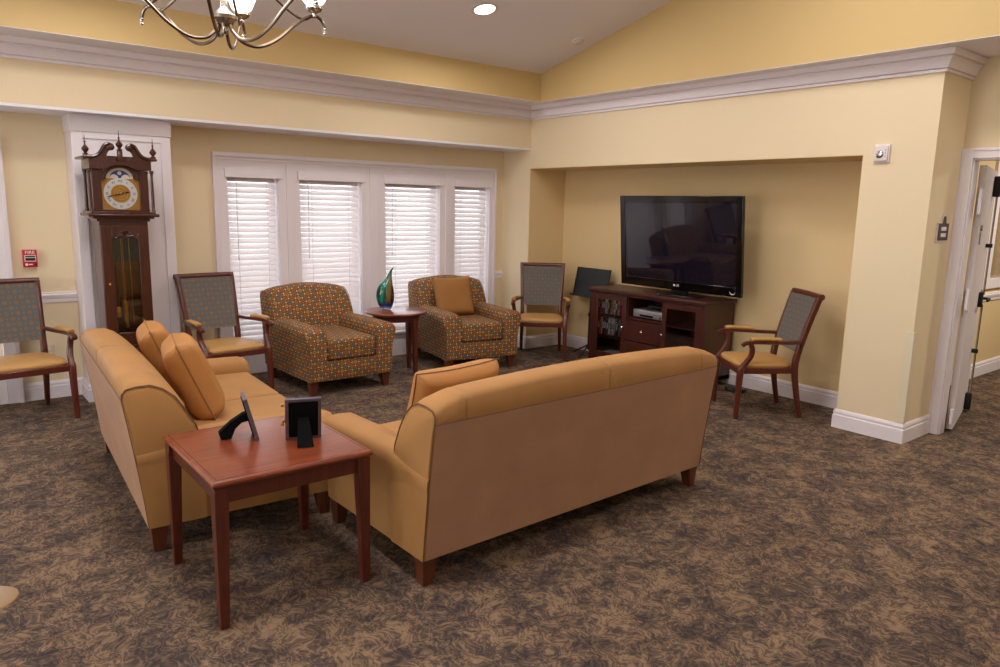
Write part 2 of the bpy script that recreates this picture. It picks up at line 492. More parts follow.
# ------------------------------------------------------------------ windows and blinds
root = bpy.data.objects.new('window_1', None); COL.objects.link(root)
struct(root, 'white framed row of four windows with closed blinds', 'window')
root.location = (3.65, YA, 0)
def W(bm, x0, x1, y0, y1, z0, z1, **k): return box(bm, x0-3.65, x1-3.65, y0-YA, y1-YA, z0, z1, **k)
bm = B()
W(bm, 2.07, 2.19, YA-.03, YA, 0, 2.02); W(bm, 5.135, 5.222, YA-.03, YA, 0, 2.02)
for a, b in ((2.66, 2.87), (4.46, 4.66)):
    W(bm, a, b, YA-.026, YA, .27, 1.86); W(bm, (a+b)/2-.03, (a+b)/2+.03, YA-.038, YA-.026, .27, 1.93)
W(bm, 3.52, 3.79, YA-.026, YA, .27, 1.86); W(bm, 3.60, 3.70, YA-.04, YA-.026, .27, 1.95)
W(bm, 2.19, 5.135, YA-.026, YA, 1.86, 2.02)
for a, b in WIN: W(bm, a, a+.005, YA, YA+.155, .27, 1.86); W(bm, b-.005, b, YA, YA+.155, .27, 1.86); W(bm, a+.005, b-.005, YA, YA+.155, 1.857, 1.86)
W(bm, 2.19, 5.135, YA-.026, YA, 0, .245)
W(bm, 2.07, 5.222, YA-.048, YA-.03, 1.985, 2.02); W(bm, 2.07, 2.10, YA-.045, YA-.03, 0, 1.985); W(bm, 5.192, 5.222, YA-.045, YA-.03, 0, 1.985)
W(bm, 2.10, 5.192, YA-.036, YA-.026, 1.955, 1.97)
obj('casing', bm, 'white', root, bevel=.003)
bm = B(); W(bm, 2.17, 5.15, YA-.065, YA+.05, .245, .27); obj('window_sill', bm, 'white', root, bevel=.004)
for a, b in WIN:
    bm = B()
    for q in ((a, a+.045, .27, 1.86), (b-.045, b, .27, 1.86), (a+.045, b-.045, .27, .32), (a+.045, b-.045, 1.81, 1.86)):
        W(bm, q[0], q[1], YA+.085, YA+.125, q[2], q[3])
    s = obj('sash', bm, 'white', root, bevel=.003)
    bm = B(); W(bm, a+.045, b-.045, YA+.10, YA+.106, .32, 1.81); obj('pane', bm, 'glass', s)
bl = ['far left window, beside the dining chair', 'second window from the left, behind the first patterned armchair', 'third window from the left, behind the glass vase', 'far right window, behind the armchair with the pillow']
for k, (a, b) in enumerate(WIN):
    t = thing('window_blind', 'white slatted blind lowered in the '+bl[k], 'blind', ((a+b)/2, YA+.035, 1.855), 0, 'window blinds')
    w = (b-a)/2-.012
    bm = B(); box(bm, -w, w, -.05, .03, -.05, 0); box(bm, -w-.035, w+.035, -.088, -.064, -.05, .03); box(bm, -w, w, -.064, -.05, -.05, -.03); obj('valance', bm, 'white', t, bevel=.002)
    bm = B(); z = -.062; tl = math.radians(58 if k != 2 else 55)
    while z > -1.53:
        c, s = math.cos(tl)*.027, math.sin(tl)*.027
        prism(bm, [(-c, z-s), (c, z+s), (c+.002, z+s-.002), (-c+.002, z-s-.002)], 'X', -w, w); z -= .0505
    obj('slats', bm, 'slat', t, smooth=False)
    bm = B(); box(bm, -w, w, -.022, .022, -1.575, -1.55); obj('bottom_rail', bm, 'white', t, bevel=.002)
    bm = B()
    for x in (-w*.62, w*.62): tube(bm, [(x, -.027, -.07), (x, -.027, -1.56)], .0022, n=6)
    obj('ladder_cord', bm, 'offwhite', t)
    if w > .26 or k == 0:
        bm = B(); tube(bm, [(-w+.07, -.062, -.06), (-w+.075, -.045, -.75)], .004, n=6); lathe(bm, [(.002, 0), (.007, .01), (.006, .04), (.002, .05)], (-w+.075, -.045, -.79), 8); obj('tilt_wand', bm, 'offwhite', t)
# window at the left edge of the view
root = bpy.data.objects.new('window_2', None); COL.objects.link(root); root.location = (-.05, YA, 0)
struct(root, 'white framed window cut by the left edge behind the chair', 'window')
def W2(bm, x0, x1, y0, y1, z0, z1): box(bm, x0+.05, x1+.05, y0-YA, y1-YA, z0, z1)
bm = B(); W2(bm, .44, .545, YA-.03, YA, 0, 2.02); W2(bm, -.66, -.55, YA-.03, YA, 0, 2.02); W2(bm, -.55, .44, YA-.03, YA, 1.86, 2.02); W2(bm, -.55, .44, YA-.02, YA, 0, .27)
W2(bm, .515, .545, YA-.044, YA-.03, 0, 2.02); W2(bm, -.55, .40, YA-.026, YA-.02, .03, .05)
obj('casing', bm, 'white', root, bevel=.003)
bm = B(); W2(bm, -.57, .46, YA-.05, YA+.05, .262, .287); obj('window_sill', bm, 'white', root, bevel=.003)
bm = B()
for q in ((-.55, -.49, .287, 1.86), (.38, .44, .287, 1.86), (-.49, .38, .287, .34), (-.49, .38, 1.8, 1.86)): W2(bm, q[0], q[1], YA+.085, YA+.125, q[2], q[3])
obj('sash', bm, 'white', root, bevel=.003)
bm = B(); W2(bm, -.49, .38, YA+.10, YA+.106, .34, 1.8); obj('pane', bm, 'glass', root)
# interior window in the room beyond the door
root = bpy.data.objects.new('window_3', None); COL.objects.link(root); root.location = (8.86, 2.62, 0)
struct(root, 'white framed window in the room beyond the door', 'window')
bm = B()
for q in ((WX0-.12, WX0, WBZ0-.1, WBZ1+.1), (WX1, WX1+.12, WBZ0-.1, WBZ1+.1), (WX0, WX1, WBZ0-.1, WBZ0), (WX0, WX1, WBZ1, WBZ1+.1), (WX0, WX0+.05, WBZ0, WBZ1), ((WX0+WX1)/2-.03, (WX0+WX1)/2+.03, WBZ0, WBZ1)):
    box(bm, q[0]-8.86, q[1]-8.86, -.03, .03, q[2], q[3])
obj('frame', bm, 'white', root, bevel=.003)
bm = B(); box(bm, WX0-8.86, WX1-8.86, .04, .046, WBZ0, WBZ1); obj('pane', bm, 'glass', root)
bm = B(); box(bm, 7.8, 10.2, 4.2, 4.3, 0, ZT); box(bm, 7.7, 7.8, 2.72, 4.3, 0, ZT); box(bm, 10.2, 10.3, 2.72, 4.3, 0, ZT); box(bm, 7.7, 10.3, 2.72, 4.3, ZT, ZT+.05)
struct(obj('wall_office', bm, 'alcove', smooth=False), 'tan wall seen through the interior window beyond the door', 'wall')

# ------------------------------------------------------------------ open door
root = bpy.data.objects.new('door_1', None); COL.objects.link(root); root.location = (5.985, 2.008, 0)
root.rotation_euler = (0, 0, math.radians(13.8))
struct(root, 'white door standing open with black push hardware', 'door')
LW, LT, LH = .90, .045, 1.965
bm = B(); box(bm, 0, LW, -LT/2, LT/2, .012, LH); obj('leaf', bm, 'white', root, bevel=.003)
for z0, z1 in ((.07, .18), (.93, 1.08), (1.62, 1.80)):
    bm = B(); box(bm, -.075, -.002, -.02, .0, z0, z1); tube(bm, [(-.005, -.012, z0), (-.005, -.012, z1)], .009, n=8); obj('hinge', bm, 'white', root)
bm = B(); tube(bm, [(LW-.15, -LT/2-.03, .12), (LW-.15, -LT/2-.03, .90)], .008, n=8); tube(bm, [(LW-.15, -LT/2-.03, .98), (LW-.15, -LT/2-.03, 1.9)], .008, n=8); obj('vertical_rod', bm, 'nickel', root)
bm = B(); box(bm, LW-.185, LW-.11, -LT/2-.05, -LT/2, 1.76, 1.92, bevel=.008); obj('top_latch', bm, 'matte', root)
bm = B(); box(bm, LW-.18, LW-.11, -LT/2-.045, -LT/2, .02, .16, bevel=.008); obj('bottom_latch', bm, 'matte', root)
bm = B(); box(bm, LW-.19, LW-.11, -LT/2-.03, -LT/2, .88, 1.0, bevel=.006); tube(bm, smooth_path([(LW-.15, -LT/2-.03, .95), (LW-.15, -LT/2-.07, .95), (LW-.20, -LT/2-.075, .95), (LW-.27, -LT/2-.07, .945)], 4), .011, n=8); obj('lever_handle', bm, 'matte', root)
for z in (.5, 1.36):
    bm = B(); box(bm, LW-.17, LW-.13, -LT/2-.045, -LT/2, z, z+.03); obj('rod_guide', bm, 'matte', root)
bm = B(); lathe(bm, [(.001, 0), (.022, 0), (.022, .012), (.001, .014)], (.12, -LT/2, 1.52), 12, 'Y'); box(bm, .105, .135, -LT/2-.006, -LT/2, 1.40, 1.49); obj('lock_plate', bm, 'nickel', root)
bm = B(); CW = .075
for a, b, c, d in ((DY1-.004, DY1+CW-.005, 0, DZ+.07), (DY0-.075, DY0, 0, DZ+.07), (DY0, DY1-.004, DZ, DZ+.07)): box(bm, XH-.018, XH, a, b, c, d); box(bm, XH-.026, XH-.018, a if a < 1.9 else b-.02, (a+.02) if a < 1.9 and d-c > 1 else b, c if d-c > 1 else d-.02, d)
box(bm, XH, XH+.09, DY1-.012, DY1, 0, DZ); box(bm, XH, XH+.09, DY0, DY0+.012, 0, DZ); box(bm, XH, XH+.09, DY0, DY1, DZ-.012, DZ)
struct(obj('trim_door', bm, 'white', bevel=.003), 'white casing around the open doorway', 'trim')

# ------------------------------------------------------------------ sofas and armchairs (local: seat faces -Y, back plane y=0)
def taper_leg(bm, x, y, h, s0, s1, dx=0, dy=0):
    loft(bm, [[(x+a*s0/2, y+b*s0/2, h) for a, b in ((-1, -1), (1, -1), (1, 1), (-1, 1))], [(x+dx+a*s1/2, y+dy+b*s1/2, 0) for a, b in ((-1, -1), (1, -1), (1, 1), (-1, 1))]])

def back_prof(H, dd=0, lean=1.0, zs=.52):
    """closed side outline of a rolled back (y, z), H = top height, dd = shrink"""
    p = [(0, .125), (.012, .25), (.030, .40), (.046, .52), (.066, .66), (.078, .735), (.076, H-.03), (.060, H-.010), (.02, H-.001), (-.04, H), (-.09, H-.022), (-.14, H-.066), (-.185, H-.14), (-.222, .58), (-.24, .50), (-.25, .40), (-.25, .125)]
    if dd:
        c = V((-.04, H-.2)); p = [tuple(V(q)+(c-V(q)).normalized()*dd) if q[1] > .5 else q for q in p]
    return p

def make_seat(name, label, cat, w, depth, Hmid, Hend, n_cush, mats, arm_h, arm_w, seat_h, seams, group=None, backmat=None, flare=.035, leg_in=.045):
    main, pipe = mats
    t = thing(name, label, cat, group=group)
    hw = w/2
    # base
    bm = B(); box(bm, -hw+.02, hw-.02, -depth+.02, -.015, .12, .29, bevel=.012); obj('base', bm, main, t)
    # back: loft of rolled outlines across the width
    st = []
    for s in (-1, 1):
        st += [(s*hw, Hend-.012, .012), (s*(hw-.012), Hend, 0), (s*(hw-.06), Hend+(Hmid-Hend)*.34, 0), (s*(hw-.13), Hend+(Hmid-Hend)*.60, 0)]
    k = 7
    for i in range(-k, k+1):
        x = (hw-.2)*i/k; u = i/k
        st.append((x, Hend+(Hmid-Hend)*(1-.28*u*u), 0))
    for x in seams:
        h0 = Hend+(Hmid-Hend)*(1-.28*(x/(hw-.2))**2) if abs(x) < hw-.2 else Hend+(Hmid-Hend)*.68
        st += [(x-.01, h0, 0), (x-.003, h0, .006), (x+.003, h0, .006), (x+.01, h0, 0)]
    st.sort(key=lambda q: q[0])
    bm = B(); loft(bm, [[(x, y, z) for y, z in back_prof(h_, d_)] for x, h_, d_ in st])
    bk = obj('back', bm, main, t, angle=50)
    if backmat:     # woven panel over the outer back
        bm = B(); rings = []
        for x, h_, d_ in st:
            if abs(x) > hw-.006: continue
            pr = back_prof(h_, 0)[:6]
            rings.append([(x, y+.0025, z) for y, z in pr]+[(x, y-.003, z) for y, z in reversed(pr)])
        loft(bm, rings); obj('outback', bm, backmat, t)
    # piping: along the outer back and round the end faces of the back
    bm = B(); P = []
    for x, h_, d_ in st:
        if d_ == 0: P.append((x, .0785, .737))
    tube(bm, P, .0026, n=6)
    for s in (-1, 1):
        pr = back_prof(Hend, 0)
        tube(bm, [(s*(hw-.005), y, z) for y, z in pr[5:15]], .0032, n=6)
        tube(bm, [(s*(hw-.003), y+.001, z) for y, z in pr[:6]], .0022, n=6)
    obj('piping', bm, pipe, t)
    # arms
    for s in (-1, 1):
        bm = B(); rings = []
        for y, fl, dz, rr in ((-depth, flare, -.028, .012), (-depth+.012, flare, -.014, 0), (-depth+.05, flare, 0, 0), (-depth*.6, flare*.75, .006, 0), (-.3, flare*.4, .004, 0), (-.12, 0.003, -.018, 0), (.0, .003, -.035, 0)):
            a = arm_h+dz
            o = [(hw-.008, .125), (hw-.006, .30), (hw-.002+fl*.3, .42), (hw+fl*.9, a-.075), (hw+fl, a-.04), (hw+fl*.85-.012, a-.012), (hw-.05, a), (hw-arm_w+.03, a-.006), (hw-arm_w+.004, a-.035), (hw-arm_w, a-.08), (hw-arm_w, .30), (hw-arm_w, .125)]
            if y > -.05:   # below the back's end the arm panel follows the lean
                o = [(x, z if z < .2 else z) for x, z in o]
            c = (hw-arm_w/2, .35)
            lean = (lambda z: 0) if y < -.05 else (lambda z: .112*max(0, (z-.125)))
            rings.append([(s*(x+(c[0]-x)*rr/ .2), y+lean(z)-(.003 if y > -.05 else 0), z+(c[1]-z)*rr/.3) for x, z in o])
        loft(bm, rings); obj('arm', bm, main, t, angle=50)
    # cushions
    iw = w-2*arm_w; cw = iw/n_cush
    for i in range(n_cush):
        x0 = -hw+arm_w+i*cw
        bm = B(); box(bm, x0+.004, x0+cw-.004, -depth+.01, -.19, .292, seat_h, bevel=.028, seg=4)
        for v in bm.verts:
            u = (v.co.x-x0)/cw*2-1; q = (v.co.y+depth/2+.09)/(depth/2-.1)
            if v.co.z > seat_h-.03: v.co.z += .014*(1-min(1, u*u))*(1-min(1, q*q))
        c = obj('seat_cushion', bm, main, t, angle=50)
        bm = B(); e = .012
        for z in (seat_h-.012, .304):
            P = [(x0+e, -.3, z), (x0+e, -depth+.02+e, z), (x0+cw/2, -depth+.016, z), (x0+cw-e, -depth+.02+e, z), (x0+cw-e, -.3, z)]
            tube(bm, P, .0035, n=6)
        obj('piping', bm, pipe, c)
    for sx in (-1, 1):
        for sy in (0, 1):
            bm = B(); taper_leg(bm, sx*(hw-leg_in), -.045 if sy else -depth+.07, .122, .075, .048, sx*.006, .006 if sy else -.006)
            obj('leg', bm, 'legwood', t, bevel=.002)
    return t

sofaB = make_seat('sofa', 'long tan sofa seen from behind in the middle of the room', 'sofa', 1.95, .88, .872, .802, 2, ('tan', 'piping'), .565, .15, .46, [-.81, .81, -.06], backmat='tanback')
sofaB.location = (2.508, 2.422, 0); sofaB.rotation_euler = (0, 0, PI+math.radians(1.3))
sofaA = make_seat('loveseat', 'tan two seat sofa at left seen end on, beside the wooden end table', 'sofa', 1.66, .90, .835, .79, 2, ('tan', 'piping'), .545, .15, .46, [-.68, .68, .0], backmat='tanback')
sofaA.location = (.755, 4.215, 0); sofaA.rotation_euler = (0, 0, math.radians(86.5))
a1 = make_seat('armchair', 'diamond patterned armchair with empty seat left of the round table', 'armchair', .79, .95, .858, .80, 1, ('diamond', 'piping'), .575, .16, .47, [], flare=.032, leg_in=.055, group='patterned armchairs')
a1.location = (2.805, 6.47, 0); a1.rotation_euler = (0, 0, math.radians(1))
a2 = copy_tree(a1); a2['label'] = 'diamond patterned armchair holding a gold pillow right of the round table'
a2.location = (4.425, 6.50, 0); a2.rotation_euler = (0, 0, math.radians(-10.5))

# pillows
def make_pillow(label, mat, w, h, t, pipe, loc, yaw, tilt, roll=0, group=None):
    """stands on edge: local x = width, y = up; faces local +z"""
    r = thing('throw_pillow', label, 'pillow', group=group)
    obj('cover', pillow_bm(w, h, t, 22), mat, r, angle=80)
    bm = B(); tube(bm, pillow_edge(w*.998, h*.998), .0035, n=6); obj('piping', bm, pipe, r)
    # stand up: x stays, local y -> world z, face normal -> -Y, then lean back, then yaw
    mtx = Matrix.Translation(loc) @ Matrix.Rotation(yaw, 4, 'Z') @ Matrix.Rotation(PI/2-tilt, 4, 'X') @ Matrix.Rotation(roll, 4, 'Z')
    r.matrix_world = mtx
    r.location = mtx.to_translation(); r.rotation_euler = mtx.to_euler()
    return r
make_pillow('tan pillow nearest the end table on the loveseat', 'pillow', .45, .44, .20, 'seam', (1.10, 4.03, .665), PI/2-.20, math.radians(23), group='sofa pillows')
make_pillow('tan pillow farther from the end table on the loveseat, nearer the clock', 'pillow', .45, .44, .18, 'seam', (1.085, 4.55, .665), PI/2-.16, math.radians(22), group='sofa pillows')
make_pillow('tan pillow with dark piping peeking over the long sofa back', 'pillow', .50, .42, .15, 'piping', (1.965, 2.83, .655), PI+.06, math.radians(22), -.03)
make_pillow('gold square pillow resting in the right patterned armchair', 'pillowgold', .43, .42, .14, 'pillowgold', (4.315, 6.175, .665), math.radians(-10.5), math.radians(17), .03)

# ------------------------------------------------------------------ dining armchairs (local: faces -Y)
def make_chair():
    t = thing('dining_chair', '', 'chair', group='wooden armchairs with lattice backs')
    # seat frame and cushion
    fw, rw, yf, yb = .262, .218, -.25, .215
    bm = B(); z0, z1 = .362, .410
    prism(bm, [(-fw, yf), (fw, yf), (rw, yb), (-rw, yb)], 'Z', z0, z1); obj('seat_frame', bm, 'mahog', t, bevel=.006)
    bm = B(); R = []
    for z, k in ((.411, .965), (.422, .985), (.434, .975), (.445, .93), (.453, .80), (.456, .45)):
        q = []
        n = 24
        for i in range(n):
            a = 2*PI*i/n; c, s = math.cos(a), math.sin(a)
            sx = abs(c)**.35*(1 if c > 0 else -1); sy = abs(s)**.35*(1 if s > 0 else -1)
            yy = (yf+yb)/2+sy*(yb-yf)/2*k; u = (yy-yf)/(yb-yf); q.append((sx*(fw+(rw-fw)*u)*k, yy, z))
        R.append(q)
    loft(bm, R); obj('seat', bm, 'vinyl', t, angle=60)
    for s in (-1, 1):
        # front leg sweeping up into the arm support
        bm = B()
        P = smooth_path([(s*.268, yf+.005, .008), (s*.264, yf+.012, .22), (s*.262, yf+.02, .39), (s*.266, yf+.055, .455), (s*.275, yf+.085, .51), (s*.283, yf+.088, .565), (s*.287, yf+.07, .610)], 5)
        tube(bm, P, [(.0165+.006*min(1, i/9), .0165+.006*min(1, i/9)) if i < 12 else (.0185, .0175) for i in range(len(P))], up=(0, 1, 0), square=True)
        g = obj('leg', bm, 'mahog', t, angle=50)
        bm = B(); lathe(bm, [(.004, 0), (.016, 0), (.016, .010), (.004, .012)], (s*.268, yf+.005, 0), 12); obj('glide', bm, 'rubber', g)
        # rear leg running up as the back post
        bm = B()
        P = smooth_path([(s*.216, .285, .008), (s*.212, .245, .20), (s*.208, .215, .40), (s*.210, .235, .55), (s*.221, .295, .78), (s*.232, .352, .965)], 5)
        tube(bm, P, [(.015+.006*min(1, i/10), .017+.006*min(1, i/10)) if i < 14 else (.0205-.004*(i-14)/14, .0215) for i in range(len(P))], up=(0, 1, 0), square=True)
        g = obj('leg', bm, 'mahog', t, angle=50)
        bm = B(); lathe(bm, [(.004, 0), (.016, 0), (.016, .010), (.004, .012)], (s*.216, .285, 0), 12); obj('glide', bm, 'rubber', g)
        # arm with pad
        bm = B(); P = smooth_path([(s*.222, .255, .615), (s*.252, .12, .615), (s*.278, -.03, .618), (s*.288, -.15, .620), (s*.289, -.215, .612), (s*.289, -.245, .592)], 5)
        tube(bm, P, [(.019, .0135)]*(len(P)-2)+[(.020, .015), (.013, .011)], up=(0, 0, 1), square=True)
        ar = obj('arm', bm, 'mahog', t, angle=50)
        bm = B(); P = smooth_path([(s*.264, .055, .636), (s*.267, .04, .640), (s*.278, -.04, .644), (s*.286, -.12, .646), (s*.288, -.165, .642), (s*.288, -.18, .636)], 4)
        tube(bm, P, [(.014, .008)]+[(.0255, .0165)]*(len(P)-2)+[(.014, .008)], n=12); obj('arm_pad', bm, 'vinyl', ar, angle=60)
    # back frame rails
    bm = B()
    tube(bm, [(x, .360+.012*(1-(x/.25)**2), .968) for x in (-.25, -.18, -.09, 0, .09, .18, .25)], (.022, .024), n=10)
    obj('back_rail', bm, 'mahog', t, angle=50)
    # upholstered back panel
    bm = B(); R = []
    for k, (off, sh) in enumerate(((-.020, .02), (-.024, .0), (-.012, -.0), (.012, 0), (.02, .0), (.016, .02))):
        q = []
        for x, z in ((-1, 0), (-.5, 0), (0, 0), (.5, 0), (1, 0), (1, .33), (1, .66), (1, 1), (.5, 1), (0, 1), (-.5, 1), (-1, 1), (-1, .66), (-1, .33)):
            zz = .535+(.955-.535)*z; zz += sh if z == 0 else -sh if z == 1 else 0
            yy = .236+(zz-.55)*.275+(.012*(1-x*x))
            q.append((x*(.195-sh+ .022*z), yy+off, zz))
        R.append(q)
    loft(bm, R); obj('backrest', bm, 'hexcloth', t, angle=60)
    return t
ch = make_chair()
spots = [((5.225, 3.187, 0), -126.5, 'wooden armchair with grey lattice back at right of the television, facing left'),
         ((5.195, 5.79, 0), -43, 'wooden armchair with grey lattice back in the alcove corner beside the black music stand'),
         ((1.915, 6.01, 0), 6.5, 'wooden armchair with grey lattice back between the tall clock and the windows'),
         ((.50, 6.125, 0), 8, 'wooden armchair with grey lattice back cut by the left edge under the fire alarm')]
for i, (loc, a, lab) in enumerate(spots):
    o = ch if i == 0 else copy_tree(ch)
    o.location = loc; o.rotation_euler = (0, 0, math.radians(a)); o['label'] = lab

# ------------------------------------------------------------------ end table
t = thing('end_table', 'square reddish wooden end table holding two photo frames in front', 'table', (1.078, 2.925, 0))
bm = B(); hx, hy = .325, .345
st = [(-.018, .562), (-.006, .566), (0, .574), (0, .580), (-.004, .588), (-.010, .592)]
loft(bm, [[(-hx-d, -hy-d, z), (hx+d, -hy-d, z), (hx+d, hy+d, z), (-hx-d, hy+d, z)] for d, z in st]); obj('table_top', bm, 'mahogx', t, smooth=False)
bm = B(); a_, b_ = hx-.022, hy-.022  # shadow of the raised table edge, drawn as thin dark strips
for q in ((-a_, a_, -b_-.0025, -b_), (-a_, a_, b_, b_+.0025), (-a_-.0025, -a_, -b_-.0025, b_+.0025), (a_, a_+.0025, -b_-.0025, b_+.0025)): box(bm, *q, .5918, .5924)
obj('edge_shadow', bm, 'edgeshadow', t)
bm = B()
ax, ay = .300, .318
for q in ((-ax, ax, -ay, -ay+.02), (-ax, ax, ay-.02, ay), (-ax, -ax+.02, -ay+.02, ay-.02), (ax-.02, ax, -ay+.02, ay-.02)): box(bm, *q, .495, .562)
obj('apron', bm, 'mahog', t, bevel=.002)
for sx in (-1, 1):
    for sy in (-1, 1):
        bm = B()
        s0, s1 = .052, .034; x, y = sx*.292, sy*.309
        loft(bm, [[(x+a*s0/2, y+b*s0/2, z) for a, b in ((-1, -1), (1, -1), (1, 1), (-1, 1))] for z in (.562, .49)]+[[(x+a*s1/2+sx*.006, y+b*s1/2+sy*.006, 0) for a, b in ((-1, -1), (1, -1), (1, 1), (-1, 1))]])
        obj('leg', bm, 'mahog', t, bevel=.002)

# photo frames standing on the table, backs towards the viewer
def photo_frame(label, loc, yaw, w, h, beads, wing=False):
    """local: back faces -Y (towards its easel leg), leans forward at the top so the easel carries it"""
    t = thing('photo_frame', label, 'picture frame', loc, yaw, 'photo frames on the end table')
    ln = math.radians(14)
    tr = Matrix.Rotation(ln, 4, 'X')   # top leans towards -Y
    def put(bm): bmesh.ops.transform(bm, matrix=tr, verts=bm.verts); return bm
    bm = B(); b = .020
    for q in ((-w/2, w/2, 0, b), (-w/2, w/2, h-b, h), (-w/2, -w/2+b, b, h-b), (w/2-b, w/2, b, h-b)): box(bm, q[0], q[1], -.006, .010, q[2], q[3])
    obj('frame_border', put(bm), 'pewter', t, bevel=.002)
    bm = B(); box(bm, -w/2+b*.7, w/2-b*.7, -.010, -.002, b*.7, h-b*.7); obj('backing', put(bm), 'velvet', t)
    bm = B(); box(bm, -w/2+b, w/2-b, -.001, .003, b, h-b); obj('photo_glass', put(bm), 'gloss', t)
    top = tr @ V((0, -.010, h*.56))
    bm = B(); fy = -.135
    if wing:   # easel swung out sideways like a wing
        prism(bm, [(-.022, h*.60), (-.05, h*.56), (-.10, h*.40), (-.150, .030), (-.142, .003), (-.100, .003), (-.082, .045), (-.055, .070), (-.016, h*.40)], 'X', -.022, .016)
    else:
        R = []
        for u in (0, .35, .7, 1):
            c = top.lerp(V((0, fy, .003)), u); ww = .022+.012*u
            R.append([(c.x-ww, c.y, c.z), (c.x+ww, c.y, c.z), (c.x+ww, c.y-.004, c.z+.002), (c.x-ww, c.y-.004, c.z+.002)])
        loft(bm, R)
    obj('easel_leg', bm, 'velvet', t)
    for x, z in beads:
        bm = B(); bmesh.ops.create_uvsphere(bm, u_segments=12, v_segments=8, radius=.008, matrix=Matrix.Translation((x, .004, z))); obj('bead', put(bm), 'brass', t)
    return t
photo_frame('small black backed photo frame seen edge on, left on the end table', (1.075, 3.03, .593), math.radians(-104), .14, .19, [], True)
photo_frame('pewter edged photo frame with black back and gold beads, right on the end table', (1.232, 2.885, .593), math.radians(-20), .15, .195, [(-.085, .165), (-.081, .090), (-.087, .074)])

# ------------------------------------------------------------------ round table and vase
t = thing('round_table', 'small round wooden table between the two patterned armchairs', 'table', (3.515, 5.985, 0))
bm = B(); lathe(bm, [(.05, .575), (.275, .575), (.288, .582), (.292, .590), (.290, .598), (.282, .602), (.05, .602)], n=40); obj('table_top', bm, 'mahogx', t)
bm = B(); lathe(bm, [(.215, .515), (.225, .515), (.225, .575), (.215, .575)], n=32); obj('apron', bm, 'mahog', t)
for k in range(4):
    a = math.radians(-65+90*k); bm = B(); x, y = math.cos(a)*.212, math.sin(a)*.212
    taper_leg(bm, x, y, .575, .05, .032, math.cos(a)*.012, math.sin(a)*.012); obj('leg', bm, 'mahog', t, bevel=.002)

m, nt, b = new_mat('vase_glass'); h = NT(nt)
s = h.n('ShaderNodeSeparateXYZ'); h.link(h.coord(), s.inputs[0])
wv = h.noise(h.mapped(h.coord(), (40, 40, 3)), 1.5, 3, .5, .6)
fx = h.math('ADD', h.math('MULTIPLY', s.outputs[0], 5.2), h.math('ADD', h.math('MULTIPLY', h.math('SUBTRACT', wv, .5), .55), h.math('SUBTRACT', .50, h.math('MULTIPLY', s.outputs[2], .55))))
body = h.ramp(fx, [(.10, lin(30, 70, 62)), (.24, lin(20, 150, 120)), (.38, lin(12, 60, 66)), (.48, lin(24, 130, 88)), (.56, lin(130, 104, 44)), (.66, lin(116, 70, 34)), (.76, lin(24, 26, 40))])
low = h.ramp(h.math('MULTIPLY', s.outputs[2], 10), [(.14, lin(206, 214, 222)), (.24, lin(70, 110, 190)), (.42, lin(18, 34, 96)), (.62, lin(10, 40, 80))])
mz = h.ramp(h.math('MULTIPLY', s.outputs[2], 10), [(.55, (0, 0, 0, 1)), (.95, (1, 1, 1, 1))])
h.link(h.mix(mz, low, body), b.inputs['Base Color'])
b.inputs['Roughness'].default_value = .06; b.inputs['Coat Weight'].default_value = .6; b.inputs['Transmission Weight'].default_value = .15
M['vase'] = m
v = B(); R = []
pf = [(0, .040, 0), (.012, .046, 0), (.03, .058, -.002), (.07, .074, -.004), (.12, .080, -.006), (.17, .076, -.006), (.205, .068, -.004), (.235, .055, .004), (.26, .040, .016), (.285, .027, .026), (.31, .019, .032), (.335, .0135, .038), (.355, .010, .046), (.375, .0075, .058), (.387, .004, .068)]
for z, r, ox in pf: R.append([(ox+r*math.cos(2*PI*i/24), .62*r*math.sin(2*PI*i/24), z) for i in range(24)])
loft(v, R); o = obj('glass_vase', v, 'vase', None, sub=1)
tag(o, 'green and blue art glass vase with curled tip on the round table', 'vase'); o.location = (3.455, 6.07, .602); o.rotation_euler = (0, 0, math.radians(-30)); o.scale = (1.1, 1.1, 1.06)

# ------------------------------------------------------------------ television cabinet
CY0, CY1, CX0, CX1, CZ = 3.84, 5.25, 5.40, 5.84, .775
cy = (CY0+CY1)/2
cab = thing('media_cabinet', 'dark wooden media cabinet under the television in the alcove', 'cabinet', (5.62, cy, 0))
def C(bm, y0, y1, x0, x1, z0, z1, **k): return box(bm, x0-5.62, x1-5.62, y0-cy, y1-cy, z0, z1, **k)
D1, D2 = 4.775, 4.31     # dividers between the left door, niche and right door
bm = B()
C(bm, CY0, CY0+.025, CX0+.02, CX1, .06, CZ); C(bm, CY1-.025, CY1, CX0+.02, CX1, .06, CZ)
C(bm, CY0, CY1, CX1-.012, CX1, .06, CZ); C(bm, CY0, CY1, CX0+.02, CX1, .06, .10)
for d in (D1, D2): C(bm, d-.0125, d+.0125, CX0+.03, CX1-.012, .10, CZ)
C(bm, CY0, CY0+.05, CX0, CX0+.02, 0, CZ); C(bm, CY1-.05, CY1, CX0, CX0+.02, 0, CZ); C(bm, CY0+.05, CY1-.05, CX0+.005, CX0+.02, .03, .10)
C(bm, CY0+.05, CY1-.05, CX0+.003, CX0+.02, CZ-.022, CZ)
obj('body', bm, 'cabinet', cab, bevel=.002)
bm = B()
for z in (.325, .535): C(bm, D1+.0125, CY1-.025, CX0+.04, CX1-.012, z-.009, z+.009)
C(bm, CY0+.025, D2-.0125, CX0+.04, CX1-.012, .52, .538)
C(bm, D2+.0125, D1-.0125, CX0+.02, CX1-.012, .535, .553)
obj('shelf', bm, 'cabinet', cab)
bm = B(); C(bm, CY0-.02, CY1+.02, CX0-.02, CX1+.01, CZ, CZ+.032); obj('top', bm, 'cabtop', cab, bevel=.006)
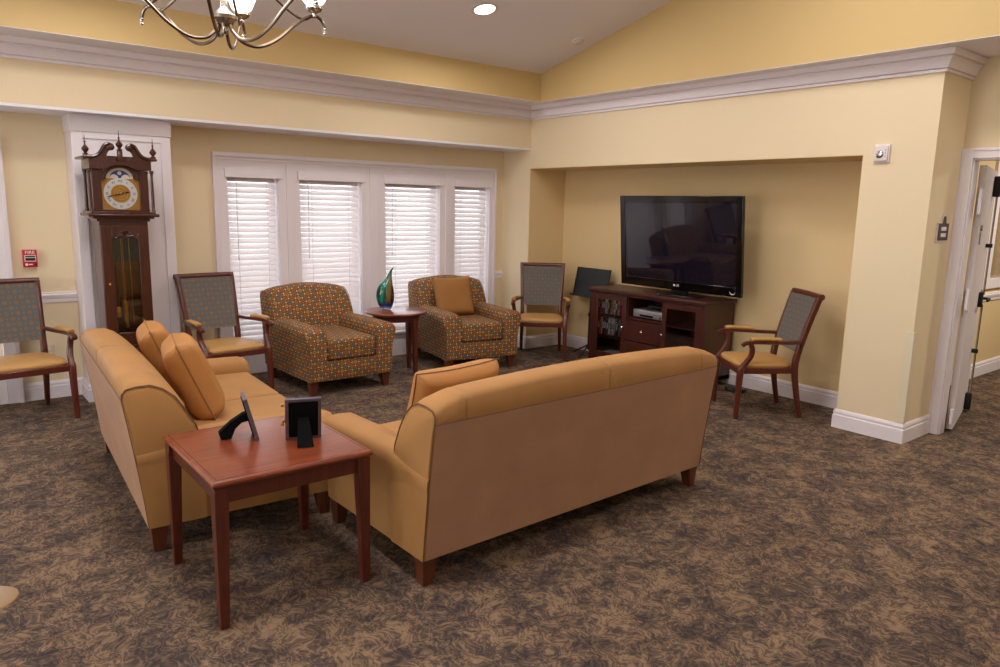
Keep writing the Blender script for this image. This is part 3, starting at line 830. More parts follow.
def knob(y, z, par):
    bm = B(); lathe(bm, [(.004, 0), (.006, .004), (.005, .012), (.012, .018), (.013, .024), (.008, .029), (.001, .03)], (CX0-5.62+.0, y-cy, z), 12, 'X')
    for vv in bm.verts: vv.co.x = 2*(CX0-5.62)-vv.co.x
    obj('knob', bm, 'chrome', par)
def cab_door(y0, y1, ky):
    z0, z1, fw = .105, .75, .05
    bm = B()
    for q in ((y0, y0+fw, z0, z1), (y1-fw, y1, z0, z1), (y0+fw, y1-fw, z0, z0+fw), (y0+fw, y1-fw, z1-fw, z1)): C(bm, q[0], q[1], CX0, CX0+.02, q[2], q[3])
    d = obj('door', bm, 'cabinet', cab, bevel=.003)
    bm = B(); C(bm, y0+fw, y1-fw, CX0+.009, CX0+.012, z0+fw, z1-fw); obj('pane', bm, 'glass', d)
    knob(ky, .445, d)
cab_door(D1-.01, CY1-.052, D1+.015); cab_door(CY0+.052, D2+.01, D2-.015)
for z0, z1 in ((.33, .53), (.11, .32)):
    bm = B(); C(bm, D2+.012, D1-.012, CX0, CX0+.02, z0, z1); C(bm, D2+.03, D1-.03, CX0-.003, CX0, z0+.02, z1-.02); d = obj('drawer', bm, 'cabinet', cab, bevel=.002); knob((D1+D2)/2, (z0+z1)/2, d)

# disc cases on the shelves: every case its own object
pal = [('black', (24, 24, 30)), ('red', (170, 36, 40)), ('white', (206, 202, 206)), ('navy', (38, 46, 84)), ('grey', (120, 118, 124)), ('maroon', (96, 28, 34)), ('tan', (176, 150, 120)), ('silver', (176, 178, 186))]
for n_, c_ in pal: M['case_'+n_] = plain('case_'+n_, c_, .35)
ordn = ['leftmost', 'second', 'third', 'fourth', 'fifth', 'sixth', 'seventh', 'eighth', 'ninth', 'tenth', 'eleventh', 'twelfth', 'thirteenth', 'fourteenth']
seqs = {'upper': [5, 1, 5, 3, 2, 7, 0, 6, 2, 0, 7, 1, 1, 0], 'middle': [5, 1, 6, 0, 3, 0, 2, 4, 2, 7, 0, 4, 3, 0]}
tilt = {('upper', 7): .12, ('middle', 10): .15}
def make_case(col, w, hgt):
    bm = B(); box(bm, -.005, .13, -w/2, w/2, 0, hgt, bevel=.0015); o = obj('disc_case', bm, 'case_'+col, None)
    bm = B(); box(bm, -.0062, -.0048, -w*.2, w*.2, hgt*.35, hgt*.7); obj('spine_label', bm, 'textwhite' if col in ('black', 'navy', 'maroon') else 'ink', o)
    return o
for lev, z in (('upper', .5445), ('middle', .3345)):
    y = CY1-.075
    for k, ci in enumerate(seqs[lev]):
        w = (.020, .024, .018, .026)[(k*7+ci) % 4]; y -= w/2+.0012
        tl = tilt.get((lev, k), 0)
        col = pal[ci][0]
        o = make_case(col, w, .165 if lev == 'upper' else .17)
        if tl: y -= .009
        o.location = (CX0+.045, y-cy+cy, z+.001); o.rotation_euler = (tl, 0, 0)
        if tl: o.location.z += w/2*math.sin(tl)
        y -= w/2
        if tl and (lev, k+1) not in tilt: y -= .026
        pos = 'rightmost' if k == 13 else ordn[k]+('' if k == 0 else ' from left')
        tag(o, f'{col} disc case, {pos} on the {lev} shelf behind the left glass door', 'disc case', 'disc cases in the media cabinet')
for k, (col, dy, dz, lab) in enumerate((('grey', .02, 0, 'lowest grey disc case lying flat on the bottom shelf'), ('navy', .0, .0165, 'navy disc case lying on the grey one on the bottom shelf'), ('silver', .03, .033, 'silver disc case topmost of the flat pile on the bottom shelf'))):
    bm = B(); box(bm, -.07, .07, -.095, .095, 0, .0155, bevel=.0015); o = obj('disc_case', bm, 'case_'+col); o.location = (CX0+.13, 4.98+dy, .1005+dz); o.rotation_euler = (0, 0, .1*k-.1)
    tag(o, lab, 'disc case', 'disc cases in the media cabinet')

# players in the niche
t = thing('disc_player', 'silver disc player on the open middle shelf of the media cabinet', 'disc player', (CX0+.19, (D1+D2)/2-.01, .5535))
bm = B(); box(bm, -.13, .13, -.19, .19, .012, .085, bevel=.004); obj('housing', bm, 'player', t)
bm = B(); box(bm, -.134, -.130, -.17, .02, .050, .070); obj('disc_tray', bm, 'player', t, bevel=.001)
bm = B(); box(bm, -.134, -.130, -.06, .10, .022, .040); obj('display', bm, 'gloss', t)
bm = B(); lathe(bm, [(.012, 0), (.012, .006), (.002, .007)], (-.137, -.15, .03), 12, 'X'); obj('button', bm, 'chrome', t)
bm = B()
for x in (-.1, .1):
    for y in (-.15, .15): lathe(bm, [(.012, 0), (.012, .013)], (x, y, 0), 10)
obj('foot', bm, 'black', t)
t = thing('cable_box', 'black box on top of the silver disc player', 'cable box', (CX0+.20, 4.46, .639))
bm = B(); box(bm, -.1, .1, -.12, .12, .003, .045, bevel=.003); obj('housing', bm, 'black', t)
bm = B(); box(bm, -.102, -.1, -.05, .05, .014, .034); obj('display', bm, 'gloss', t)
t = thing('remote_receiver', 'small dark receiver puck on the cabinet top in front of the television', 'receiver', (CX0+.03, 4.40, CZ+.032))
bm = B(); lathe(bm, [(.002, 0), (.038, 0), (.040, .005), (.032, .012), (.002, .014)], n=20, sx=.7); obj('shell', bm, 'matte', t)
bm = B(); lathe(bm, [(.002, 0), (.008, 0), (.006, .004), (.001, .005)], (0, 0, .0135), 12); obj('sensor', bm, 'gloss', t)

# television
TX = 5.525; ty0, ty1, tz0, tz1 = 3.57, 4.945, .866, 1.735
tv = thing('television', 'large black flat television standing on the media cabinet', 'television', (TX, (ty0+ty1)/2, CZ+.032))
zb = CZ+.032; hw = (ty1-ty0)/2
bm = B(); bz = .055
for q in ((-hw, -hw+bz*1.05, tz0-zb+.0, tz1-zb), (hw-bz*1.05, hw, tz0-zb, tz1-zb), (-hw+bz*1.05, hw-bz*1.05, tz0-zb, tz0-zb+.085), (-hw+bz*1.05, hw-bz*1.05, tz1-zb-.06, tz1-zb)): box(bm, -.012, .02, *q)
obj('bezel', bm, 'gloss', tv, bevel=.004)
bm = B(); box(bm, -.006, .02, -hw+.05, hw-.05, tz0-zb+.08, tz1-zb-.055); obj('screen', bm, 'screen', tv)
bm = B(); box(bm, .02, .06, -hw+.02, hw-.02, tz0-zb+.02, tz1-zb-.02, bevel=.01); box(bm, .06, .085, -hw+.2, hw-.2, tz0-zb+.1, tz1-zb-.2, bevel=.01); obj('rear_shell', bm, 'black', tv)
bm = B(); box(bm, .02, .06, -.09, .09, .018, .12, bevel=.006); obj('neck', bm, 'black', tv)
bm = B(); lathe(bm, [(.02, 0), (.24, 0), (.25, .004), (.24, .010), (.02, .014)], (.06, 0, 0), 32, sx=.42); obj('stand_base', bm, 'black', tv)
text_mesh('logo', 'LG', .030, 'textwhite', tv, Matrix.Translation((-.0135, -.012, tz0-zb+.046)) @ FACE_NX)
bm = B(); lathe(bm, [(.009, 0), (.011, 0), (.011, .001), (.009, .001)], (-.0135, .026, tz0-zb+.046), 20, 'X'); obj('logo_ring', bm, 'textwhite', tv)
bm = B(); tube(bm, [(-.0135, -hw+.085+.026*math.cos(a), tz0-zb+.045+.022*math.sin(a)) for a in [PI+k*PI/8 for k in range(9)]], [.0012, .002, .003, .004, .0045, .004, .003, .002, .0012], n=6); obj('power_arc', bm, 'textwhite', tv)

# the panel leans forward a little on its neck
pv = Vector((0, 0, tz0-zb))
for c_ in tv.children:
    if c_.name.split('.')[0] not in ('neck', 'stand_base'):
        c_.data.transform(Matrix.Translation(pv) @ Matrix.Rotation(math.radians(-5.5), 4, 'Y') @ Matrix.Translation(-pv))

# music stand behind the cabinet's left end
t = thing('music_stand', 'black music stand with flat desk left of the media cabinet', 'music stand', (5.66, 5.555, 0))
bm = B(); mt = Matrix.Translation((.06, 0, .80)) @ Matrix.Rotation(math.radians(12), 4, 'Y')
box(bm, -.003, .003, -.25, .25, -.16, .16); box(bm, -.055, .003, -.25, .25, -.166, -.16); box(bm, -.057, -.052, -.25, .25, -.166, -.145)
for q in ((-.25, -.244, -.16, .16), (.244, .25, -.16, .16)): box(bm, -.012, -.003, *q)
bmesh.ops.transform(bm, matrix=mt, verts=bm.verts); obj('desk', bm, 'matte', t, bevel=.001)
bm = B(); tube(bm, [(.05, 0, .06), (.05, 0, .45)], .013, n=12); tube(bm, [(.05, 0, .45), (.055, 0, .70)], .009, n=12); lathe(bm, [(.013, 0), (.02, .005), (.02, .04), (.013, .045)], (.05, 0, .43), 12); obj('pole', bm, 'black', t)
bm = B(); box(bm, .05, .075, -.03, .03, .68, .79, bevel=.004); obj('tilt_bracket', bm, 'black', t)
for a in (200, 90, 315):
    a = math.radians(a); r_ = .21 if a < 5 else .15
    bm = B(); tube(bm, smooth_path([(.05, 0, .12), (.05+.05*math.cos(a), .05*math.sin(a), .09), (.05+r_*math.cos(a), r_*math.sin(a), .012), (.05+(r_+.02)*math.cos(a), (r_+.02)*math.sin(a), .009)], 4), .009, n=8); obj('leg', bm, 'black', t)

# cable bundle on the floor beside the cabinet
bm = B(); P = []
for k in range(60):
    a = k*.62; P.append((.045*math.cos(a)*(1+.2*math.sin(k)), .06*math.sin(a)*(1+.2*math.cos(k*1.7)), .010+.018*(k % 20)/20))
tube(bm, smooth_path(P, 2), .006, n=6); box(bm, -.03, .05, -.12, -.06, 0.001, .035, bevel=.006)
o = obj('power_cable', bm, 'black'); o.location = (5.66, 3.68, 0); tag(o, 'coiled black power cable on the floor right of the media cabinet', 'cable')

# ------------------------------------------------------------------ grandfather clock
ck = thing('grandfather_clock', 'tall dark wooden grandfather clock in front of the white pillar', 'clock', (1.205, 6.12, 0))
# local: front faces -Y.  waist half width .163, hood half width .20
YF = -.135
bm = B(); box(bm, -.215, .215, -.155, .155, 0, .10, bevel=.008); box(bm, -.205, .205, -.148, .15, .10, .45); box(bm, -.15, .15, -.156, -.148, .15, .40, bevel=.004); box(bm, -.212, .212, -.155, .152, .45, .475, bevel=.006); box(bm, -.195, .195, -.148, .15, .475, .50); obj('plinth', bm, 'clock', ck, bevel=.003)
bm = B()
for s in (-1, 1): box(bm, s*.163-.0125*(1+s), s*.163+.0125*(1-s), YF, .14, .50, 1.43)
box(bm, -.138, .138, .12, .14, .50, 1.43); box(bm, -.138, .138, YF, .12, .50, .515); box(bm, -.138, .138, YF, .12, 1.40, 1.43)
obj('waist_case', bm, 'clock', ck)
bm = B()
for q in ((-.160, -.088, .515, 1.40), (.088, .160, .515, 1.40), (-.088, .088, .515, .60), (-.088, .088, 1.31, 1.40)): box(bm, q[0], q[1], YF-.018, YF-.001, q[2], q[3])
dr = obj('waist_door', bm, 'clock', ck, bevel=.003)
bm = B(); box(bm, -.088, .088, YF-.010, YF-.007, .60, 1.31); obj('pane', bm, 'glass', dr)
bm = B()   # carved shell above the glass
for k in range(9):
    a = PI*(k+.5)/9; tube(bm, [(.012*math.cos(a), YF-.019, 1.318+.012*math.sin(a)), (.055*math.cos(a), YF-.025, 1.318+.045*math.sin(a))], [.004, .009], n=6)
for s in (-1, 1): tube(bm, smooth_path([(s*.04, YF-.020, 1.318), (s*.075, YF-.020, 1.312), (s*.088, YF-.020, 1.325), (s*.078, YF-.020, 1.335)], 4), .006, n=6)
obj('carved_shell', bm, 'clock', dr)
bm = B(); lathe(bm, [(.003, 0), (.007, .004), (.008, .01), (.002, .014)], (-.125, YF-.018, .97), 10, 'Y'); obj('knob', bm, 'brass', dr)
# works behind the glass
for k, (x, z0) in enumerate(((-.055, .66), (0, .62), (.055, .90))):
    if k == 2: continue
    bm = B(); L = .20
    lathe(bm, [(.002, 0), (.022, .004), (.022, L), (.002, L+.004)], (x if k else -.01, -.03, z0), 16); wgt = obj('weight', bm, 'brass', ck)
    bm = B(); tube(bm, [((x if k else -.01), -.03, z0+L), ((x if k else -.01), -.03, 1.38)], .0022, n=6); obj('cable', bm, 'brass', wgt)
bm = B(); tube(bm, [(-.045, 0, 1.38), (-.045, 0, .74)], .005, n=8); obj('pendulum_rod', bm, 'clockdark', ck)
bm = B(); lathe(bm, [(.002, 0), (.04, .003), (.042, .008), (.002, .014)], (-.045, -.0, .74), 20, 'Y'); obj('pendulum_bob', bm, 'brass', ck)
bm = B(); tube(bm, [(.04, -.05, 1.38), (.045, -.05, .66)], .0022, n=6); obj('chain', bm, 'brass', ck)
# hood
bm = B(); box(bm, -.178, .178, -.15, .14, 1.43, 1.45); box(bm, -.205, .205, -.172, .15, 1.45, 1.465, bevel=.004); box(bm, -.237, .237, -.195, .15, 1.465, 1.487, bevel=.006); box(bm, -.215, .215, -.178, .15, 1.487, 1.50)
obj('hood_base', bm, 'clock', ck, bevel=.002)
bm = B()
for s in (-1, 1): box(bm, s*.18-.01*(1+s), s*.18+.01*(1-s), -.10, .14, 1.50, 1.80)
box(bm, -.16, .16, .12, .14, 1.50, 1.90)
obj('hood_side', bm, 'clock', ck)
# hood front: frame with arched opening
bm = B(); OW, OZ0, OZ1 = .128, 1.515, 1.735; AR = .098
outer = [(-.185, 1.50), (.185, 1.50), (.185, 1.83), (-.185, 1.83)]
arc = [(AR*math.cos(PI*k/16), OZ1+AR*.86*math.sin(PI*k/16)) for k in range(17)]
inner = [(OW, OZ0), (OW, OZ1)]+arc+[(-OW, OZ1), (-OW, OZ0)]
def frame_faces(bm, y0, y1):
    box(bm, -.185, -OW, y0, y1, 1.50, 1.80); box(bm, OW, .185, y0, y1, 1.50, 1.80); box(bm, -OW, OW, y0, y1, 1.50, OZ0)
    for (xa, za), (xb, zb_) in zip(arc[:-1], arc[1:]):
        loft(bm, [[(xa, y, za), (xb, y, zb_), (xb, y, 1.90), (xa, y, 1.90)] for y in (y0, y1)])
    for s in (-1, 1): box(bm, s*.113-.015, s*.113+.015, y0, y1, OZ1, 1.90)
frame_faces(bm, -.125, -.10)
P = [(OW*s_, -.128, z_) for s_, z_ in ((1, OZ0), (1, OZ1))]
tube(bm, [((AR+.012)*math.cos(PI*k/16), -.128, OZ1+(AR*.86+.012)*math.sin(PI*k/16)) for k in range(17)], .008, n=8)
obj('hood_door', bm, 'clock', ck, bevel=.001)
# frieze, cornice with swan necks
bm = B()
top = lambda x: 1.862+.088*max(0, 1-((abs(x)-.07)/.115)**2)**.5 if abs(x) > .07 else 1.862+.088
def neck(s):
    pts_up = [(.205, 1.880), (.17, 1.884), (.14, 1.900), (.118, 1.935), (.10, 1.965), (.075, 1.978), (.052, 1.972)]
    pts_lo = [(.05, 1.952), (.062, 1.940), (.068, 1.92), (.062, 1.895), (.048, 1.875), (.03, 1.864), (0, 1.860)]
    return [(s*x, z) for x, z in pts_up+pts_lo]
for s in (-1, 1):
    o_ = neck(s)+[(0, 1.805), (s*.205, 1.805)]
    # split into quads strips to stay planar-convex
    up = [(s*.205, 1.880), (s*.17, 1.884), (s*.14, 1.900), (s*.118, 1.935), (s*.10, 1.965), (s*.075, 1.978), (s*.052, 1.972)]
    lo = [(s*.205, 1.805), (s*.17, 1.805), (s*.14, 1.805), (s*.118, 1.805), (s*.10, 1.87), (s*.078, 1.925), (s*.055, 1.948)]
    for (a_, b_), (c_, d_) in zip(zip(up[:-1], up[1:]), zip(lo[:-1], lo[1:])):
        loft(bm, [[(q[0], y, q[1]) for q in (a_, b_, d_, c_)] for y in (-.160, -.138)])
    in_up = [(s*.118, 1.83), (s*.10, 1.87), (s*.06, 1.845), (s*.03, 1.836), (0, 1.834)]
    fill = [(s*.118, 1.93), (s*.10, 1.90), (s*.075, 1.893), (s*.055, 1.872), (s*.03, 1.862), (0, 1.86)]
    fl2 = [(s*.118, 1.80), (s*.10, 1.81), (s*.075, 1.822), (s*.055, 1.83), (s*.03, 1.835), (0, 1.836)]
    for (a_, b_), (c_, d_) in zip(zip(fill[:-1], fill[1:]), zip(fl2[:-1], fl2[1:])):
        loft(bm, [[(q[0], y, q[1]) for q in (a_, b_, d_, c_)] for y in (-.1575, -.139)])
    box(bm, s*.2045-.012*(1+s), s*.2045+.012*(1-s), -.156, .14, 1.8055, 1.8795)
    # moulding following the curve
    tube(bm, smooth_path([(s*.235, -.166, 1.887), (s*.205, -.168, 1.888), (s*.17, -.168, 1.892), (s*.14, -.168, 1.908), (s*.118, -.168, 1.94), (s*.10, -.168, 1.970), (s*.075, -.168, 1.983), (s*.056, -.168, 1.974)], 4), [(.013, .012)]*29, n=8)
    box(bm, s*.224-.02, s*.224+.02, -.185, .15, 1.874, 1.892, bevel=.005)
box(bm, -.193, .193, .12, .14, 1.80, 1.87)
obj('pediment', bm, 'clock', ck, angle=30)
bm = B()
for s in (-1, 1): lathe(bm, [(.003, 0), (.024, .003), (.026, .010), (.018, .016), (.003, .02)], (s*.060, -.158, 1.962), 14, 'Y')
obj('rosette', bm, 'clock', ck)
fin = [(.004, 0), (.018, .002), (.020, .012), (.010, .018), (.012, .026), (.023, .038), (.024, .050), (.014, .064), (.006, .074), (.005, .09), (.009, .094), (.004, .10), (.003, .118), (.001, .145)]
for x, z, y in ((0, 1.935, -.15), (-.222, 1.892, -.16), (.222, 1.892, -.16)):
    bm = B(); lathe(bm, fin, (x, y, z), 14)
    if x == 0: box(bm, -.018, .018, y-.012, y+.014, 1.862, 1.938, bevel=.006)
    obj('finial', bm, 'clock', ck)
colp = [(.015, 0), (.015, .012), (.010, .02), (.0115, .04), (.010, .15), (.0085, .26), (.0105, .27), (.0085, .276), (.015, .284), (.015, .302)]
for s in (-1, 1):
    for y in (-.145, .02):
        bm = B(); lathe(bm, colp, (s*.208, y, 1.502), 12); obj('column', bm, 'clock', ck)
# dial
bm = B(); box(bm, -OW, OW, -.098, -.094, OZ0, OZ1+.005); dial = obj('dial_plate', bm, 'brassmatte', ck)
dz = 1.632
def ringmesh(bm, r0, r1, y, z, n=40, th=.002):
    lathe(bm, [(r0, 0), (r1, 0), (r1, th), (r0, th)], (0, y, z), n, 'Y')
bm = B(); ringmesh(bm, .066, .113, -.098, dz); obj('chapter_ring', bm, 'silver', dial)
bm = B(); lathe(bm, [(.002, 0), (.066, 0), (.066, .001), (.002, .001)], (0, -.1, dz), 40, 'Y'); obj('dial_center', bm, 'brassmatte', dial)
rom = ['XII', 'I', 'II', 'III', 'IIII', 'V', 'VI', 'VII', 'VIII', 'IX', 'X', 'XI']
for k, r_ in enumerate(rom):
    a = -2*PI*k/12
    text_mesh('numeral', r_, .026, 'ink', dial, Matrix.Translation((-.09*math.sin(a), -.1005, dz+.09*math.cos(a))) @ Matrix.Rotation(-a, 4, 'Y') @ FACE_NY, .0004)
bm = B()
for r_ in (.062, .044, .024): tube(bm, [(r_*math.cos(2*PI*k/32), -.1015, dz+r_*math.sin(2*PI*k/32)) for k in range(33)], .0016, up=(0, 1, 0), n=6)
obj('engraved_ring', bm, 'brass', dial)
def hand(ang, L, w, y):
    bm = B(); d = V((math.sin(ang), 0, math.cos(ang))); p_ = V((math.cos(ang), 0, -math.sin(ang)))
    c = V((0, y, dz)); R = []
    for u, k in ((-.12, .6), (0, 1), (.5, .55), (.72, 1.3), (.85, .6), (1, .1)):
        q = c+d*L*u; R.append([q+p_*w*k, q+p_*w*k+V((0, .002, 0)), q-p_*w*k+V((0, .002, 0)), q-p_*w*k])
    loft(bm, R); obj('clock_hand', bm, 'ink', dial)
hand(math.radians(77), .064, .0055, -.106); hand(math.radians(255), .104, .004, -.109)
bm = B(); lathe(bm, [(.002, 0), (.008, 0), (.006, .010), (.002, .012)], (0, -.100, dz), 12, 'Y'); obj('hub', bm, 'brass', dial)
# moon dial in the arch
bm = B(); AR2 = .092
R = [(AR2*math.cos(PI*k/20), OZ1+.006+AR2*.86*math.sin(PI*k/20)) for k in range(21)]
prism(bm, R, 'Y', -.0975, -.094); obj('moon_dial', bm, 'moon', dial)
bm = B(); R1 = [(.068*math.cos(PI*k/20), OZ1+.008+.068*.86*math.sin(PI*k/20)) for k in range(21)]; prism(bm, R1, 'Y', -.099, -.0976); obj('moon_sky', bm, 'blue', dial)
for s in (-1, 1):
    bm = B(); R1 = [(s*.038+.029*math.cos(PI*k/14), OZ1+.007+.029*math.sin(PI*k/14)) for k in range(15)]; prism(bm, R1, 'Y', -.1005, -.0992); obj('moon_hump', bm, 'moon', dial)
bm = B(); lathe(bm, [(.001, 0), (.014, 0), (.014, .001), (.001, .0012)], (.0, -.0992, OZ1+.045), 16, 'Y'); obj('moon_disc', bm, 'silver', dial)
bm = B(); box(bm, -.035, .035, -.178, -.171, 1.4885, 1.4985); obj('nameplate', bm, 'silver', ck)

# ------------------------------------------------------------------ chandelier
HX, HY, HZ = .96, 2.865, 2.245
cd = thing('chandelier', 'nickel chandelier with white glass shades hanging at upper left', 'chandelier', (HX, HY, HZ))
bm = B(); lathe(bm, [(.006, -.04), (.014, -.03), (.012, -.012), (.030, -.006), (.036, .006), (.046, .012), (.047, .024), (.034, .030), (.022, .042), (.013, .056), (.011, .10), (.012, .30), (.024, .32), (.024, .345), (.012, .36), (.010, .50), (.02, .52), (.008, .55)], n=24); obj('hub', bm, 'nickel', cd)
cz = ZE+SL*(YG-HY)-HZ
bm = B(); tube(bm, [(0, 0, .54), (0, 0, cz-.03)], .006, n=8); obj('stem', bm, 'nickel', cd)
bm = B(); lathe(bm, [(.06, -.002), (.065, -.01), (.03, -.035), (.008, -.045)], (0, 0, cz-.008), 20); obj('canopy', bm, 'nickel', cd)
camdir = math.atan2(HY, HX)
for k in range(6):
    a = camdir-math.radians(11)+k*PI/3
    d = V((math.cos(a), math.sin(a), 0)); Zv = V((0, 0, 1))
    P = [d*r_+Zv*z_ for r_, z_ in ((.022, .0), (.034, -.030), (.07, -.060), (.13, -.064), (.20, -.028), (.27, .034), (.32, .072), (.362, .084), (.388, .070), (.400, .044))]
    bm = B(); P = smooth_path(P, 5); tube(bm, P, .0065, n=8); ar = obj('arm', bm, 'iron', cd)
    bm = B(); e = P[-1]; lathe(bm, [(.002, -.026), (.007, -.02), (.006, -.01), (.009, -.004), (.006, .002)], e, 10); obj('finial', bm, 'chrome', ar)
    c = d*.355+Zv*.046
    bm = B(); lathe(bm, [(.004, .030), (.010, .036), (.008, .048), (.026, .056), (.032, .066), (.030, .078), (.026, .080)], c, 16); obj('cup', bm, 'nickel', ar)
    bm = B(); tube(bm, smooth_path([c+Zv*.045, d*.30+Zv*.065, d*.20+Zv*.12, d*.10+Zv*.22, d*.045+Zv*.33], 5), .005, n=8); obj('brace', bm, 'iron', ar)
    bm = B(); lathe(bm, [(.024, .076), (.040, .090), (.055, .125), (.062, .17), (.066, .21), (.074, .235), (.070, .236), (.062, .21), (.058, .17), (.051, .125), (.036, .092), (.020, .079)], c, 20); obj('shade', bm, 'shade', ar)

# recessed light and smoke detector on the sloped ceiling
slope = math.atan(SL)
t = thing('recessed_light', 'round lit recessed light in the sloped ceiling', 'ceiling light', (3.73, 4.945, ZE+SL*(YG-4.945)), 0); t.rotation_euler = (-slope, 0, 0)
bm = B(); lathe(bm, [(.085, 0), (.108, -.002), (.11, -.006), (.086, -.010), (.080, -.004)], n=32); obj('trim_ring', bm, 'offwhite', t)
bm = B(); lathe(bm, [(.002, -.003), (.081, -.003), (.081, -.006), (.002, -.008)], n=32); obj('lens', bm, 'lens', t)
t = thing('smoke_detector', 'small pale round smoke detector on the ceiling near the gold gable', 'smoke detector', (4.92, 5.09, ZE+SL*(YG-5.09)), 0); t.rotation_euler = (-slope, 0, 0)
bm = B(); lathe(bm, [(.002, 0), (.052, 0), (.055, -.010), (.050, -.018), (.002, -.02)], n=28); obj('mounting_base', bm, 'offwhite', t)
bm = B(); lathe(bm, [(.036, -.018), (.040, -.022), (.036, -.034), (.002, -.040)], n=24); obj('sensor_cap', bm, 'offwhite', t)

# ------------------------------------------------------------------ wall devices
t = thing('fire_alarm_pull', 'red fire alarm pull box on the cream wall left of the clock', 'fire alarm', (.665, YA, 1.125))
bm = B(); box(bm, -.047, .047, -.045, 0, -.065, .068, bevel=.005); obj('housing', bm, 'red', t)
bm = B(); box(bm, -.038, .038, -.051, -.045, -.022, .028, bevel=.002); obj('pull_handle', bm, 'offwhite', t)
bm = B()
for z0, z1 in ((.012, .022), (-.014, .006)): box(bm, -.032, .032, -.053, -.051, z0, z1)
obj('handle_print', bm, 'ink', t)
text_mesh('lettering', 'FIRE', .036, 'textwhite', t, Matrix.Translation((0, -.0455, .047)) @ FACE_NY)
bm = B(); lathe(bm, [(.001, 0), (.010, 0), (.010, .002), (.001, .002)], (-.026, -.045, -.044), 14, 'Y'); box(bm, -.012, .014, -.047, -.045, -.048, -.040); obj('lower_print', bm, 'textwhite', t)
bm = B(); lathe(bm, [(.001, 0), (.009, 0), (.008, .004), (.001, .005)], (.034, -.045, -.044), 12, 'Y'); obj('lock', bm, 'ink', t)

t = thing('wall_outlet', 'cream wall outlet behind the leftmost chair', 'outlet', (.745, YA, .38))
bm = B(); box(bm, -.035, .035, -.006, 0, -.057, .057, bevel=.002); obj('cover_plate', bm, 'cream_plastic', t)
bm = B()
for z in (-.02, .02): box(bm, -.016, .016, -.008, -.006, z-.013, z+.013, bevel=.001)
obj('socket', bm, 'offwhite', t)
t = thing('wall_outlet', 'cream outlet low on the wall of the room beyond the door', 'outlet', (9.3, 2.62, .40))
bm = B(); box(bm, -.035, .035, -.006, 0, -.057, .057, bevel=.002); obj('cover_plate', bm, 'cream_plastic', t)
bm = B()
for z in (-.02, .02): box(bm, -.016, .016, -.008, -.006, z-.013, z+.013, bevel=.001)
obj('socket', bm, 'offwhite', t)

t = thing('alarm_strobe', 'white square alarm strobe high on the column beside the alcove', 'alarm strobe', (XB, 2.432, 2.022))
bm = B(); box(bm, -.018, 0, -.054, .054, -.062, .062, bevel=.004); box(bm, -.03, -.018, -.046, .046, -.05, .052, bevel=.006); obj('housing', bm, 'offwhite', t)
bm = B(); lathe(bm, [(.002, -.040), (.016, -.039), (.025, -.035), (.028, -.03)], (0, .008, -.005), 16, 'X'); obj('lens', bm, 'chrome', t)
bm = B()
for z in (-.025, -.005, .015): box(bm, -.0312, -.0298, -.034, -.030, z, z+.013)
obj('side_print', bm, 'red', t)

# small room sign on the column's side: plaque with peaked top
t = thing('room_sign', 'small brown sign with white border on the column side', 'sign', (5.615, YC, 1.495))
bm = B(); box(bm, -.10, .085, -.007, 0, -.075, .06); prism(bm, [(-.035, .06), (.045, .06), (.036, .10), (.02, .118), (-.01, .118), (-.026, .10)], 'Y', -.007, 0); obj('border_plate', bm, 'offwhite', t)
bm = B(); box(bm, -.082, .083, -.011, -.007, -.062, .056); prism(bm, [(-.02, .056), (.036, .056), (.028, .092), (.016, .106), (0, .106), (-.012, .092)], 'Y', -.0105, -.007); obj('face_plate', bm, 'plum', t)
bm = B()
for z in (.006, -.038): box(bm, -.042, .042, -.0125, -.011, z, z+.026)
obj('white_print', bm, 'textwhite', t)

# floor plate at the lower left
t = thing('floor_plate', 'round grey floor outlet cover set in the carpet at lower left', 'floor plate', (.085, 3.355, 0))
bm = B(); lathe(bm, [(.09, 0), (.112, 0), (.108, .005), (.092, .007)], n=36); obj('rim', bm, 'discrim', t)
bm = B(); lathe(bm, [(.002, 0), (.092, 0), (.092, .006), (.002, .0065)], n=36); obj('lid', bm, 'discplate', t)

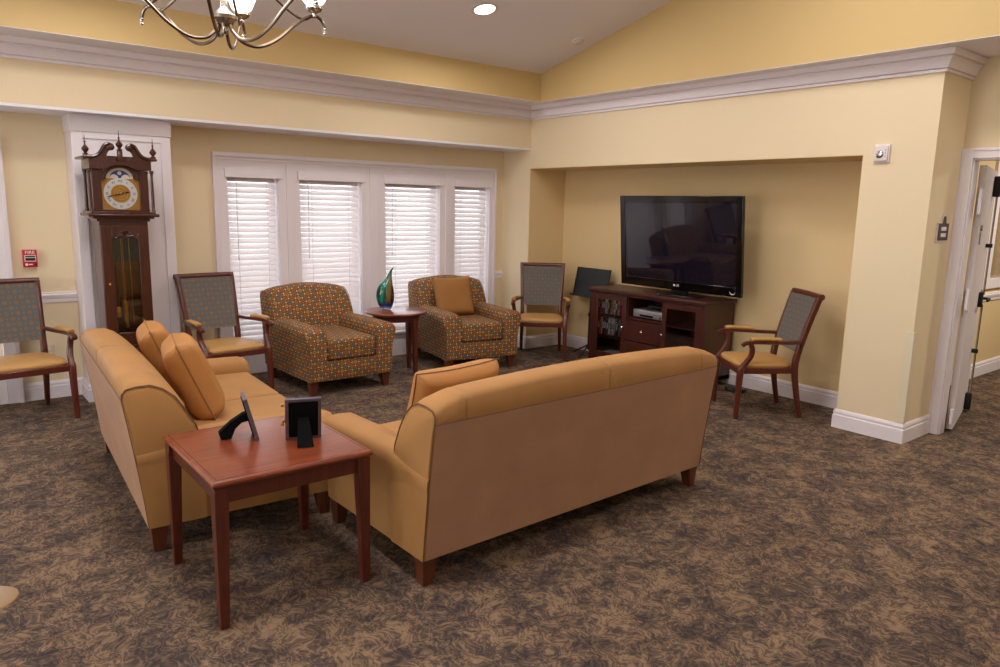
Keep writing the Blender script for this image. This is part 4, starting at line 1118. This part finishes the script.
# ------------------------------------------------------------------ light
wd = bpy.data.worlds.new('daylight'); sc.world = wd; wd.use_nodes = True
bg = wd.node_tree.nodes['Background']; bg.inputs[0].default_value = (.88, .94, 1, 1); bg.inputs[1].default_value = 5.4
def light(name, kind, loc, power, col=(1, .93, .82), **kw):
    L = bpy.data.lights.new(name, kind); L.energy = power; L.color = col
    for k, v in kw.items(): setattr(L, k, v)
    o = bpy.data.objects.new(name, L); COL.objects.link(o); o.location = loc
    return o
def cl(y): return (ZE+SL*(YG-y)) if y >= yr else (zr-SL*(yr-y))
for x in (-2.2, .9, 3.73):
    for y in (4.945, 2.4, -.2, -2.8):
        o = light('downlight_beam', 'AREA', (x, y, cl(y)-.03), 22 if y > 4 else 34 if y > 1 else 9 if y > -1 else 3, (1, .96, .96), shape='DISK', size=.6)
        o.rotation_euler = (-slope if y > yr else slope, 0, 0)
light('chandelier_glow', 'POINT', (HX, HY, HZ+.42), 42, (1, .95, .93), shadow_soft_size=.30)
light('hall_lamp', 'AREA', (8.2, 1.0, ZT-.02), 60, shape='DISK', size=.3)
light('hall_lamp', 'AREA', (5.6, .4, ZT-.02), 14, shape='DISK', size=.2)
light('office_lamp', 'AREA', (8.9, 3.5, ZT-.05), 20, shape='DISK', size=.3)

# ------------------------------------------------------------------ camera
def camera():
    yaw, pitch, roll, f = .6754, .1731, .0221, 726.2186
    cy_, sy_ = math.cos(yaw), math.sin(yaw); c, s = math.cos(pitch), math.sin(pitch)
    F = V((sy_*c, cy_*c, -s)); r = V((cy_, -sy_, 0)); u = r.cross(F)
    cr, sr = math.cos(roll), math.sin(roll)
    r2, u2 = cr*r+sr*u, -sr*r+cr*u
    m = Matrix((r2, u2, -F)).transposed().to_4x4(); m.translation = (0, 0, 1.6)
    cam = bpy.data.cameras.new('camera'); cam.sensor_width = 36; cam.lens = f*36/1000; cam.clip_start = .05
    o = bpy.data.objects.new('camera', cam); COL.objects.link(o); o.matrix_world = m
    sc.camera = o
camera()
vs = sc.view_settings
vs.view_transform = 'Standard'; vs.look = 'None'; vs.gamma = 1; vs.exposure = .08; vs.use_curve_mapping = False
try: sc.cycles.use_denoising = True; sc.cycles.max_bounces = 8; sc.cycles.sample_clamp_indirect = 6
except Exception: pass
